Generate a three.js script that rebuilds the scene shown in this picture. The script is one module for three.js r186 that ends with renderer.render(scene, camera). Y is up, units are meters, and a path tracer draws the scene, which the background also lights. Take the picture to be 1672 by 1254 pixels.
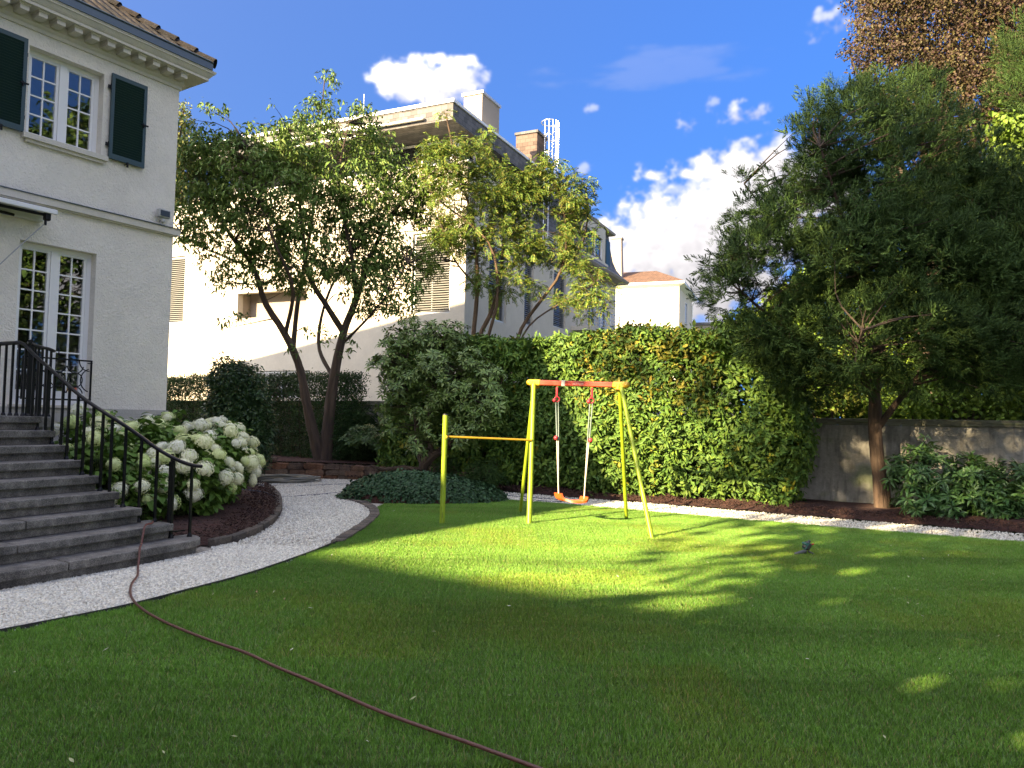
import * as THREE from 'three';
import { mergeGeometries } from 'three/addons/utils/BufferGeometryUtils.js';
import { RoundedBoxGeometry } from 'three/addons/geometries/RoundedBoxGeometry.js';

// ---------- seeded random and noise ----------
let seed = 7;
const reseed = (n) => { seed = n; };
const rnd = () => { seed = (seed + 0x6D2B79F5) | 0; let t = Math.imul(seed ^ (seed >>> 15), 1 | seed); t = (t + Math.imul(t ^ (t >>> 7), 61 | t)) ^ t; return ((t ^ (t >>> 14)) >>> 0) / 4294967296; };
const rr = (a, b) => a + (b - a) * rnd();
const gauss = () => (rnd() + rnd() + rnd() + rnd() - 2);
function hash3(x, y, z) { let h = Math.imul(x, 374761393) ^ Math.imul(y, 668265263) ^ Math.imul(z, 2147483647 - 1274126177); h = Math.imul(h ^ (h >>> 13), 1274126177); return ((h ^ (h >>> 16)) >>> 0) / 4294967296; }
const fade = (t) => t * t * (3 - 2 * t);
function noise3(x, y, z) {
  const X = Math.floor(x), Y = Math.floor(y), Z = Math.floor(z), u = fade(x - X), v = fade(y - Y), w = fade(z - Z);
  const l = (a, b, t) => a + (b - a) * t;
  const p = (k) => l(l(hash3(X, Y, Z + k), hash3(X + 1, Y, Z + k), u), l(hash3(X, Y + 1, Z + k), hash3(X + 1, Y + 1, Z + k), u), v);
  return l(p(0), p(1), w);
}
function fbm(x, y, z, o = 4) { let s = 0, a = 0.5, n = 0; for (let k = 0; k < o; k++) { s += a * noise3(x, y, z); n += a; a *= 0.5; x = x * 2.03 + 7.1; y = y * 2.03 + 3.3; z = z * 2.03 + 1.7; } return s / n; }
// tiling 2-d value noise, period p cells
function tnoise(x, y, p, k = 0) {
  const X = Math.floor(x), Y = Math.floor(y), u = fade(x - X), v = fade(y - Y), m = (a) => ((a % p) + p) % p;
  const h = (a, b) => hash3(m(a), m(b), k);
  return (h(X, Y) * (1 - u) + h(X + 1, Y) * u) * (1 - v) + (h(X, Y + 1) * (1 - u) + h(X + 1, Y + 1) * u) * v;
}
const smooth = (a, b, x) => { const t = Math.min(1, Math.max(0, (x - a) / (b - a))); return t * t * (3 - 2 * t); };
const V3 = (a) => new THREE.Vector3(a[0], a[1], a[2]);
const deg = Math.PI / 180;

// ---------- camera, sky, sun, exposure ----------
const scene = new THREE.Scene();
const camera = new THREE.PerspectiveCamera(53.06, 4 / 3, 0.1, 900);
camera.position.set(0, 1.6, 0);
camera.rotation.set(0.049, 0, 0.02, 'YXZ');
const renderer = new THREE.WebGLRenderer({ antialias: true });
renderer.toneMapping = THREE.LinearToneMapping;
renderer.toneMappingExposure = 7.3;
renderer.shadowMap.enabled = true;

const sunFrom = new THREE.Vector3(-1.966, 1, 1.765).normalize();
const sun = new THREE.DirectionalLight(new THREE.Color().setRGB(1, 0.77, 0.45), 3.4);
sun.target.position.set(0, 0, -12);
sun.position.copy(sunFrom).multiplyScalar(90).add(sun.target.position);
sun.castShadow = true;
Object.assign(sun.shadow.camera, { left: -45, right: 45, top: 35, bottom: -35, near: 1, far: 220 });
sun.shadow.mapSize.set(4096, 4096);
scene.add(sun, sun.target);

{ // evening sky with a few cumulus clouds: clear blue opposite the sun, paler towards the horizon and the sun
  const W = 3072, H = 1536, data = new Float32Array(W * H * 4);
  // clouds as [azimuth, elevation] in degrees, half width, half height, density
  const clouds = [
    [...[-6.759, 23.978], 3.3, 1.5, 0.95, 1], [...[-8.956, 23.985], 1.7, 1.1, 0.85, 1], [...[-4.375, 24.578], 1.5, 1.1, 0.85, 1],
    [...[12.679, 11.689], 6.2, 5.0, 1.3, 2], [...[10.466, 12.172], 4.4, 3.4, 1.2, 2], [...[15.270, 13.112], 4.2, 4.4, 1.2, 2], [...[17.165, 16.575], 3.6, 3.4, 1.1, 2], [...[19.870, 15.567], 4.0, 4.0, 1.1, 2],
    [...[16.714, 21.637], 1.5, 0.8, 0.75, 3], [...[12.678, 21.130], 0.75, 0.8, 0.6, 3], [...[14.686, 22.191], 0.5, 1.0, 0.35, 3], [...[22.366, 26.553], 1.3, 1.0, 0.55, 3],
    [...[12.280, 16.751], 1.2, 0.6, 0.4, 3], [...[5.791, 22.480], 0.6, 0.4, 0.35, 3], [...[5.032, 18.492], 0.6, 0.4, 0.4, 3],
    [...[9.863, 24.830], 6.0, 1.2, 0.10, 4], [...[12.993, 25.025], 3.6, 0.8, 0.10, 4],
  ];
  reseed(11);
  const bins = Array.from({ length: 72 }, () => []);
  for (const c of clouds) { const cs = Math.max(0.3, Math.cos(c[1] * deg)), r = c[2] * 2.2 / cs; for (let b = 0; b < 72; b++) { const dd = Math.abs(((b * 5 + 2.5 - 180 - c[0]) % 360 + 540) % 360 - 180); if (dd < r + 4) bins[b].push(c); } }
  const sAz = Math.atan2(sunFrom.x, -sunFrom.z);
  for (let j = 0; j < H; j++) {
    const el = ((j + 0.5) / H - 0.5) * Math.PI, sy = Math.sin(el), cy = Math.cos(el), elD = el / deg;
    for (let i = 0; i < W; i++) {
      const ph = ((i + 0.5) / W - 0.5) * 2 * Math.PI, x = cy * Math.cos(ph), z = cy * Math.sin(ph);
      const o = (j * W + i) * 4;
      if (elD < -3) { data[o] = 0.12; data[o + 1] = 0.14; data[o + 2] = 0.13; data[o + 3] = 1; continue; }
      const mu = x * sunFrom.x + sy * sunFrom.y + z * sunFrom.z;
      const hz = Math.exp(-Math.max(0, sy) * 4.2), ray = 0.75 * (1 + mu * mu), g = 0.76;
      const mie = (1 - g * g) / Math.pow(1 + g * g - 2 * g * mu, 1.5);
      let r = 0.0006 * ray + 0.019 * hz + 0.10 * mie, gg = 0.0265 * ray + 0.041 * hz + 0.094 * mie, b = 0.116 * ray + 0.055 * hz + 0.085 * mie;
      const az = Math.atan2(x, -z) / deg;
      let dens = 0, lit = 0;
      for (const c of bins[Math.floor((az + 180) / 5) % 72]) {
        const cs = Math.cos(el); let da = az - c[0]; if (da > 180) da -= 360; if (da < -180) da += 360;
        const dx = da * Math.max(0.3, Math.cos(c[1] * deg)) / c[2], dy = (elD - c[1]) / c[3], q = dx * dx + dy * dy;
        if (q > 4.5) continue;
        const sc = c[5] === 4 ? 0.8 : c[5] === 3 ? 1.6 : 0.9, sx = c[5] === 4 ? 0.3 : 1;
        const nz = fbm(da * sc * sx + c[5] * 13, elD * sc * 1.3, c[5] * 3.7, 5) - 0.5;
        const soft = c[5] >= 3 && c[5] < 20 ? 1.0 : 0.85;
        const v = c[4] * smooth(0, soft, 1 - q * 0.62 + nz * (c[5] === 4 ? 4.2 : 2.6) - (c[5] === 3 ? 0.25 : c[5] === 4 ? 0.35 : 0));
        if (v > dens) { dens = v; }
        lit = Math.max(lit, smooth(-1.3, 1.5, dy + nz * 3.2 - dx * 0.35) * smooth(0, 0.3, v));
      }
      if (elD > 1.5) { // unseen cumulus added over the rest of the sky for more fill light
        const out = Math.max(smooth(38, 52, Math.abs(az)), smooth(34, 46, elD));
        if (out > 0) {
          const k = 1.5 / (sy + 0.16), n = fbm(x * k + 40, 3.3, z * k + 11, 5), v = smooth(0.44, 0.54, n) * out;
          if (v > dens) { dens = v; lit = smooth(0.42, 0.75, n); }
        }
      }
      dens = Math.min(1, dens) * smooth(-2, 3, elD);
      if (dens > 0) {
        const warm = 0.78 + 0.63 * mu, sh = 0.56 + 0.44 * lit;
        r = r * (1 - dens) + dens * warm * sh * 0.47; gg = gg * (1 - dens) + dens * warm * sh * 0.45; b = b * (1 - dens) + dens * warm * (sh * 0.425 + 0.028);
      }
      data[o] = r; data[o + 1] = gg; data[o + 2] = b; data[o + 3] = 1;
    }
  }
  const sky = new THREE.DataTexture(data, W, H, THREE.RGBAFormat, THREE.FloatType);
  sky.mapping = THREE.EquirectangularReflectionMapping;
  sky.magFilter = THREE.LinearFilter;
  sky.needsUpdate = true;
  scene.background = sky;
  scene.environment = sky;
}

// ---------- helpers: names, things, parts ----------
const taken = new Map();
function numbered(n) { const k = taken.get(n) || 0; taken.set(n, k + 1); return k ? n + '_' + String(k).padStart(3, '0') : n; }
function shadows(o) { o.traverse((m) => { if (m.isMesh) { m.castShadow = true; m.receiveShadow = true; } }); return o; }
function tag(o, label, category, group) { o.userData.label = label; o.userData.category = category; if (group) o.userData.group = group; return o; }
function thing(name, label, category, pos = [0, 0, 0], turn = 0, group) {
  const o = new THREE.Group(); o.name = numbered(name); o.position.set(pos[0], pos[1], pos[2]); o.rotation.y = turn; scene.add(o);
  return tag(o, label, category, group);
}
function part(name, geo, mat, parent, pos, rot) {
  const m = new THREE.Mesh(geo, mat); m.name = name; m.castShadow = m.receiveShadow = true; parent.add(m);
  if (pos) m.position.set(pos[0], pos[1], pos[2]); if (rot) m.rotation.set(rot[0], rot[1], rot[2]);
  return m;
}
function piece(name, parent, pos = [0, 0, 0], turn = 0) { const o = new THREE.Group(); o.name = name; o.position.set(pos[0], pos[1], pos[2]); o.rotation.y = turn; parent.add(o); return o; }
function structure(name, geo, mat) { const m = part(numbered(name), geo, mat, scene); m.userData.kind = 'structure'; return m; }
function copies(name, geo, mat, mats, parent, cols) {
  const m = new THREE.InstancedMesh(geo, mat, mats.length); m.name = name; m.castShadow = m.receiveShadow = true;
  for (let i = 0; i < mats.length; i++) { m.setMatrixAt(i, mats[i]); if (cols) m.setColorAt(i, cols[i]); }
  m.userData.kind = 'stuff'; parent.add(m); return m;
}
// ---------- helpers: shapes ----------
function clean(g) { for (const k of Object.keys(g.attributes)) if (!['position', 'normal', 'uv', 'color'].includes(k)) g.deleteAttribute(k); return g.index ? g.toNonIndexed() : g; }
const merge = (list) => mergeGeometries(list.map(clean));
function box(x0, x1, y0, y1, z0, z1) { // uv in metres
  const w = x1 - x0, h = y1 - y0, dd = z1 - z0, g = new THREE.BoxGeometry(w, h, dd), uv = g.attributes.uv, dims = [[dd, h], [dd, h], [w, dd], [w, dd], [w, h], [w, h]];
  for (let f = 0; f < 6; f++) for (let k = 0; k < 4; k++) { const i = f * 4 + k; uv.setXY(i, uv.getX(i) * dims[f][0] + x0 + z0 * 0.7, uv.getY(i) * dims[f][1] + y0); }
  return g.translate((x0 + x1) / 2, (y0 + y1) / 2, (z0 + z1) / 2);
}
function rbox(w, h, d, r = 0.01) { return new RoundedBoxGeometry(w, h, d, 2, r); }
function cyl(a, b, r0, r1 = r0, seg = 8) {
  const A = V3(a), B = V3(b), L = A.distanceTo(B), g = new THREE.CylinderGeometry(r1, r0, L, seg);
  g.translate(0, L / 2, 0).applyQuaternion(new THREE.Quaternion().setFromUnitVectors(new THREE.Vector3(0, 1, 0), B.clone().sub(A).normalize()));
  return g.translate(a[0], a[1], a[2]);
}
function tube(pts, r, seg = 40, rad = 8) { return new THREE.TubeGeometry(new THREE.CatmullRomCurve3(pts.map((p) => p.isVector3 ? p : V3(p))), seg, r, rad, false); }
function limb(pts, r0, r1, seg = 18, rad = 8, wob = 0) { // tapered bent limb through points
  const c = new THREE.CatmullRomCurve3(pts.map((p) => p.isVector3 ? p : V3(p))), g = new THREE.TubeGeometry(c, seg, 1, rad, false), P = g.attributes.position, q = new THREE.Vector3(), v = new THREE.Vector3();
  for (let i = 0; i <= seg; i++) {
    c.getPointAt(i / seg, q); const r = r0 + (r1 - r0) * Math.pow(i / seg, 0.8);
    for (let j = 0; j <= rad; j++) { const k = i * (rad + 1) + j; v.fromBufferAttribute(P, k).sub(q); const n = wob ? 1 + wob * (noise3(q.x * 6 + v.x * 2, q.y * 6 + v.y * 2, q.z * 6 + v.z * 2) - 0.5) * 2 : 1; v.multiplyScalar(r * n).add(q); P.setXYZ(k, v.x, v.y, v.z); }
  }
  g.computeVertexNormals(); return g;
}
function flatShape(pts, y, holes) { // polygon on the ground, uv in metres
  const s = new THREE.Shape(pts.map(([x, z]) => new THREE.Vector2(x, -z))); if (holes) s.holes = holes.map((h) => new THREE.Path(h.map(([x, z]) => new THREE.Vector2(x, -z))));
  const g = new THREE.ShapeGeometry(s); g.rotateX(-Math.PI / 2); g.translate(0, y, 0); return g;
}
function inside(p, poly) { let c = false; for (let i = 0, j = poly.length - 1; i < poly.length; j = i++) { const [xi, yi] = poly[i], [xj, yj] = poly[j]; if ((yi > p[1]) !== (yj > p[1]) && p[0] < (xj - xi) * (p[1] - yi) / (yj - yi) + xi) c = !c; } return c; }
function edgeDist(p, poly) { let m = 1e9; for (let i = 0, j = poly.length - 1; i < poly.length; j = i++) { const [ax, ay] = poly[j], [bx, by] = poly[i], dx = bx - ax, dy = by - ay, t = Math.max(0, Math.min(1, ((p[0] - ax) * dx + (p[1] - ay) * dy) / (dx * dx + dy * dy || 1))); m = Math.min(m, Math.hypot(p[0] - ax - t * dx, p[1] - ay - t * dy)); } return m; }
function spline2(pts, n) { const c = new THREE.CatmullRomCurve3(pts.map(([x, z]) => new THREE.Vector3(x, 0, z)), false, 'centripetal'); return c.getSpacedPoints(n).map((p) => [p.x, p.z]); }
// ---------- helpers: textures and materials ----------
function texture(n, fn, srgb = true) {
  const data = new Uint8Array(n * n * 4);
  for (let j = 0; j < n; j++) for (let i = 0; i < n; i++) { const c = fn(i / n, j / n), o = (j * n + i) * 4; for (let k = 0; k < 3; k++) data[o + k] = Math.max(0, Math.min(255, (Array.isArray(c) ? c[k] : c) * 255)); data[o + 3] = 255; }
  const t = new THREE.DataTexture(data, n, n); t.wrapS = t.wrapT = THREE.RepeatWrapping; t.magFilter = THREE.LinearFilter; t.minFilter = THREE.LinearMipmapLinearFilter; t.generateMipmaps = true;
  if (srgb) t.colorSpace = THREE.SRGBColorSpace; t.needsUpdate = true; return t;
}
const per = (t, m) => { t.repeat.set(1 / m, 1 / m); return t; };
const lin = (r, g, b) => new THREE.Color().setRGB(r, g, b);
const tf = (u, v, f, o = 4, k = 0) => { let s = 0, a = 0.5, n = 0; for (let q = 0; q < o; q++) { s += a * tnoise(u * f, v * f, f, k + q); n += a; a *= 0.55; f *= 2; } return s / n; };
const std = (o) => new THREE.MeshStandardMaterial(o);
const phys = (o) => new THREE.MeshPhysicalMaterial(o);

const stuccoBump = texture(512, (u, v) => 0.5 * tf(u, v, 32, 4, 1) + 0.5 * Math.pow(tf(u, v, 64, 2, 9), 2), false);
const stuccoMap = texture(512, (u, v) => { const n = 0.93 + 0.07 * tf(u, v, 6, 5, 3) + 0.04 * (tf(u, v, 64, 2, 5) - 0.5); return [n, n, n * 0.995]; });
const M = {};
M.stucco = std({ color: lin(0.82, 0.77, 0.69), map: per(stuccoMap, 2.2), bumpMap: per(stuccoBump, 1.1), bumpScale: 0.018, roughness: 0.95 });
M.stone = std({ color: lin(0.66, 0.62, 0.54), map: per(stuccoMap.clone(), 1.1), bumpMap: per(stuccoBump.clone(), 0.7), bumpScale: 0.003, roughness: 0.9 });
M.plinth = std({ color: lin(0.46, 0.44, 0.40), map: per(stuccoMap.clone(), 1.3), bumpMap: per(stuccoBump.clone(), 0.8), bumpScale: 0.006, roughness: 0.95 });
M.whitePaint = std({ color: lin(0.80, 0.80, 0.80), roughness: 0.45 });
M.shutter = std({ color: lin(0.010, 0.040, 0.043), roughness: 0.5 });
M.shutterFrame = std({ color: lin(0.026, 0.062, 0.075), roughness: 0.45 });
M.zinc = std({ color: lin(0.10, 0.13, 0.16), roughness: 0.45, metalness: 0.5 });
M.iron = phys({ color: lin(0.006, 0.006, 0.008), roughness: 0.4, specularIntensity: 0.5 });
M.glass = phys({ color: lin(1, 1, 1), transmission: 1, thickness: 0, roughness: 0.0, ior: 2.3 });
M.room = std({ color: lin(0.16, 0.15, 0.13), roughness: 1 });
M.graniteMap = texture(1024, (u, v) => { const s = tf(u, v, 256, 2, 2), b = tf(u, v, 5, 5, 6), st = tf(u, v, 24, 4, 12); const n = 0.40 + 0.24 * (b - 0.5) + 0.30 * (s - 0.5) + 0.20 * (st - 0.5); return [n * 1.03, n * 0.995, n * 0.94]; });
M.granite = std({ map: per(M.graniteMap, 1.6), bumpMap: per(texture(512, (u, v) => tf(u, v, 64, 4, 31), false), 0.5), bumpScale: 0.005, roughness: 0.88 });
M.soil = std({ map: per(texture(512, (u, v) => { const n = tf(u, v, 48, 4, 4), m = tf(u, v, 6, 3, 8); const q = 0.10 + 0.20 * n + 0.05 * m; return [q * 1.12, q * 0.68, q * 0.56]; }), 1.2), bumpMap: per(texture(512, (u, v) => tf(u, v, 40, 5, 17), false), 1.2), bumpScale: 0.05, roughness: 1 });
M.turfSoil = std({ map: per(texture(512, (u, v) => { const n = tf(u, v, 64, 4, 4); const q = 0.16 + 0.20 * n; return [q * 0.85, q * 1.1, q * 0.35]; }), 1.0), roughness: 1 });
M.gravel = std({ map: per(texture(1024, (u, v) => { const n = tf(u, v, 128, 3, 21), m = tf(u, v, 7, 4, 2); const q = 0.58 + 0.42 * (n - 0.35) + 0.08 * (m - 0.5); return [q * 1.03, q * 0.985, q * 0.90]; }), 1.4), bumpMap: per(texture(1024, (u, v) => tf(u, v, 128, 3, 21), false), 1.4), bumpScale: 0.02, roughness: 0.95 });
M.bark = std({ map: per(texture(512, (u, v) => { const n = tf(u, v, 16, 5, 3), m = tf(u, v, 4, 3, 7); const q = 0.20 + 0.20 * n; return [q * 1.04, q * 0.88, q * 0.70 + 0.03 * m]; }), 1), bumpMap: per(texture(512, (u, v) => tf(u, v, 24, 5, 5), false), 0.5), bumpScale: 0.02, roughness: 1 });
M.yewBark = std({ map: per(texture(512, (u, v) => { const n = tf(u, v, 12, 5, 3); const q = 0.19 + 0.26 * n; return [q * 1.0, q * 0.82, q * 0.68]; }), 1), bumpMap: M.bark.bumpMap, bumpScale: 0.03, roughness: 1 });
M.leaf = phys({ vertexColors: true, roughness: 0.6, specularIntensity: 0.5 });
M.gloss = phys({ vertexColors: true, roughness: 0.42, specularIntensity: 0.9 });
M.needle = phys({ vertexColors: true, roughness: 0.7, specularIntensity: 0.4 });
M.blade = phys({ vertexColors: true, roughness: 0.6, specularIntensity: 0.4 });

// ---------- helpers: foliage ----------
// a folded leaf lying along +x from the origin, face up
function leafGeo(L, Wd, fold = 0.25, droop = 0.2, at = 0.45) {
  const g = new THREE.BufferGeometry(), y = fold * Wd * 0.5;
  const b = [0, 0, 0], t = [L, -droop * L, 0], m = [at * L, -droop * L * 0.2, 0], l = [at * L, y - droop * L * 0.2, Wd / 2], r = [at * L, y - droop * L * 0.2, -Wd / 2];
  const l2 = [0.78 * L, y * 0.6 - droop * L * 0.6, Wd * 0.31], r2 = [0.78 * L, y * 0.6 - droop * L * 0.6, -Wd * 0.31];
  g.setAttribute('position', new THREE.Float32BufferAttribute([...b, ...l, ...m, ...b, ...m, ...r, ...m, ...l, ...l2, ...m, ...l2, ...t, ...m, ...r2, ...r, ...m, ...t, ...r2], 3));
  g.computeVertexNormals(); return g;
}
function leafLite(L, Wd, fold = 0.25, droop = 0.2, at = 0.45) { // the same leaf as two folded triangles
  const g = new THREE.BufferGeometry(), y = fold * Wd * 0.5, t = [L, -droop * L, 0], l = [at * L, y, Wd / 2], r = [at * L, y, -Wd / 2];
  g.setAttribute('position', new THREE.Float32BufferAttribute([0, 0, 0, ...l, ...t, 0, 0, 0, ...t, ...r], 3)); g.computeVertexNormals(); return g;
}
function tint(g, r, gg, b) { const n = g.attributes.position.count, a = new Float32Array(n * 3); for (let i = 0; i < n; i++) { a[i * 3] = r; a[i * 3 + 1] = gg; a[i * 3 + 2] = b; } g.setAttribute('color', new THREE.BufferAttribute(a, 3)); return g; }
function toneOf(tones) { const t = tones[Math.floor(rnd() * tones.length)], k = rr(0.78, 1.22); return [t[0] * k, t[1] * k, t[2] * k]; }
const EU = new THREE.Euler(), QU = new THREE.Quaternion(), UPV = new THREE.Vector3(0, 1, 0), XV = new THREE.Vector3(1, 0, 0);
// leaves spread through a small ball
function clump(n, r, L, Wd, tones, droop = 0.35, lite = false) {
  const out = [];
  for (let i = 0; i < n; i++) {
    const k = rr(0.75, 1.25), g = (lite ? leafLite : leafGeo)(L * k, Wd * k, rr(0.1, 0.5), droop * rr(0.4, 1.6));
    g.rotateX(rr(-0.7, 0.7)); g.rotateZ(rr(-0.9, 0.5)); g.rotateY(rr(0, 6.283));
    const a = rr(0, 6.283), e = Math.acos(rr(-1, 1)), q = r * Math.cbrt(rnd());
    g.translate(q * Math.sin(e) * Math.cos(a), q * Math.cos(e), q * Math.sin(e) * Math.sin(a));
    out.push(tint(g, ...toneOf(tones)));
  }
  return merge(out);
}
// leaves in a ring round a shoot that points up
function whorl(n, L, Wd, tones, low = -0.15, high = 0.6) {
  const out = [];
  for (let i = 0; i < n; i++) {
    const k = rr(0.7, 1.15), g = leafGeo(L * k, Wd * k, 0.35, 0.3 * rr(0.3, 1.4), 0.55), ring = i / n;
    g.translate(0.012, 0, 0); g.rotateX(rr(-0.3, 0.3)); g.rotateZ(low + (high - low) * ring + rr(-0.15, 0.15)); g.rotateY(i * 2.4 + rr(-0.2, 0.2));
    out.push(tint(g, ...toneOf(tones)));
  }
  return merge(out);
}
// a feathered compound leaf along +x
function pinnate(n, L, l, w, tones, hang = 0.3) {
  const out = [];
  for (let i = 0; i < n; i++) for (const s of [-1, 1]) {
    const x = L * (0.2 + 0.8 * i / n), g = leafLite(l * rr(0.8, 1.1), w, 0.2, 0.25); g.rotateX(rr(-0.4, 0.4)); g.rotateY(-s * rr(0.8, 1.15)); g.translate(x, -hang * x * x / L, 0); out.push(tint(g, ...toneOf(tones)));
  }
  return merge(out);
}
function joinTurned(parts, spread) { const out = []; for (const p of parts) { const g = p.clone(); g.rotateZ(rr(-0.6, 0.5)); g.rotateY(rr(0, 6.283)); g.translate(rr(-spread, spread), rr(-spread, spread), rr(-spread, spread)); out.push(g); } return merge(out); }
function placement(p, s, tilt = 0.5, dir) {
  const m = new THREE.Matrix4();
  QU.setFromEuler(EU.set(rr(-tilt, tilt), rr(0, 6.283), rr(-tilt, tilt)));
  if (dir) { const q2 = new THREE.Quaternion().setFromUnitVectors(UPV, dir); QU.premultiply(q2); }
  return m.compose(p, QU, new THREE.Vector3(s, s, s));
}
// points through the volume of blobs [x, y, z, rx, ry?, rz?]; shell pushes them outwards, gap cuts holes
function sample(blobs, n, { shell = 0.5, gap = 0.42, freq = 1.1, edge = 0.25 } = {}) {
  const out = [], vol = blobs.map((b) => b[3] * (b[4] ?? b[3]) * (b[5] ?? b[3])), tot = vol.reduce((a, b) => a + b, 0);
  blobs.forEach((b, k) => {
    const want = Math.round(n * vol[k] / tot);
    for (let i = 0, tries = 0; i < want && tries < want * 12; tries++) {
      const a = rr(0, 6.283), c = rr(-1, 1), s = Math.sqrt(1 - c * c), q = Math.pow(rnd(), shell === 0 ? 1 / 3 : 1 / (3 + 6 * shell));
      const dx = s * Math.cos(a), dz = s * Math.sin(a), rough = 1 + edge * (fbm(b[0] + dx * 2.5, b[1] + c * 2.5, b[2] + dz * 2.5, 3) - 0.5) * 3;
      const p = new THREE.Vector3(b[0] + dx * q * b[3] * rough, b[1] + c * q * (b[4] ?? b[3]) * rough, b[2] + dz * q * (b[5] ?? b[3]) * rough);
      if (fbm(p.x * freq, p.y * freq, p.z * freq, 3) < gap) continue;
      p.out = new THREE.Vector3(dx, c, dz); out.push(p); i++;
    }
  });
  return out;
}
function crownOf(parent, name, geos, mat, pts, { scale = [0.8, 1.25], tilt = 0.6, aim = 0, up = 0.3, tone = 0.18, warm = null } = {}) {
  const lists = geos.map(() => [[], []]);
  for (const p of pts) {
    const k = Math.floor(rnd() * geos.length), dir = aim ? p.out.clone().multiplyScalar(aim).add(new THREE.Vector3(rr(-0.3, 0.3), up + rr(-0.3, 0.3), rr(-0.3, 0.3))).normalize() : null;
    lists[k][0].push(placement(p, rr(scale[0], scale[1]), tilt, dir));
    const v = 1 + tone * (2.4 * (fbm(p.x * 0.9 + 5, p.y * 0.9, p.z * 0.9, 2) - 0.5) + rr(-0.5, 0.5)), w = warm ? warm(p) : null;
    lists[k][1].push(w ? lin(v * w[0], v * w[1], v * w[2]) : lin(v, v, v));
  }
  geos.forEach((g, k) => { if (lists[k][0].length) copies(name, g, mat, lists[k][0], parent, lists[k][1]); });
}
// thin twigs from limb points to some of the leaf points
function twigs(limbPts, pts, every, r0 = 0.018, sag = 0.15) {
  const out = [];
  for (let i = 0; i < pts.length; i += every) {
    const p = pts[i]; let best = null, bd = 1e9;
    for (const q of limbPts) { const dd = q.distanceTo(p) + Math.max(0, q.y - p.y) * 0.7; if (dd < bd) { bd = dd; best = q; } }
    if (!best || bd < 0.15 || bd > 3.2) continue;
    const mid = best.clone().lerp(p, 0.5); mid.y += sag * bd * rr(-0.3, 1); mid.x += rr(-0.12, 0.12) * bd; mid.z += rr(-0.12, 0.12) * bd;
    out.push(limb([best, mid, p], Math.min(r0, 0.006 + bd * 0.012), 0.004, 5, 4));
  }
  return out;
}
function pointsOn(ptsList, n = 14) { const out = []; for (const pts of ptsList) { const c = new THREE.CatmullRomCurve3(pts.map(V3)); for (const p of c.getPoints(n)) out.push(p); } return out; }

// ================= the ground =================
const lawnEdge = spline2([[-6.6, 5], [-6.2, 0], [-5.5, -2.5], [-4.6, -4.2], [-3.64, -5.61], [-3.15, -6.37], [-2.9, -6.98], [-2.62, -7.74], [-2.34, -8.99], [-2.18, -10.21], [-2.16, -11.4], [-2.18, -12.5], [-2.36, -13.6], [-2.75, -14.7], [-3.2, -15.7]], 60);
const bedEdge = spline2([[-3.62, -9.45], [-3.5, -9.95], [-3.48, -10.8], [-3.72, -12.35], [-4.19, -14.07], [-4.82, -15.9], [-5.5, -17.5], [-6.6, -18.6]], 40);
const pathFar = [[-0.15, -15.72], [0.82, -15.28], [1.95, -14.55], [3.85, -13.28], [5.49, -12.26], [7.54, -11.1], [14, -6.9]];
const lawnPoly = [...lawnEdge.slice(0, 55), [-2.35, -14.45], [-2.0, -14.5], [-1.29, -14.55], [-0.62, -14.95], ...pathFar, [14, 5]];
structure('ground', flatShape([[-260, 160], [260, 160], [260, -320], [-260, -320]], -0.03), M.turfSoil);
structure('gravel_path', flatShape([[-12, 6], [-6, 6], [-2.2, -2], [15, -6], [15, -8.2], [8, -11.7], [-0.4, -17.2], [-2.6, -20.4], [-7.6, -20.8], [-8.6, -18], [-12, -8]], 0), M.gravel);
structure('lawn', flatShape(lawnPoly, 0.012), M.turfSoil);
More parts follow.
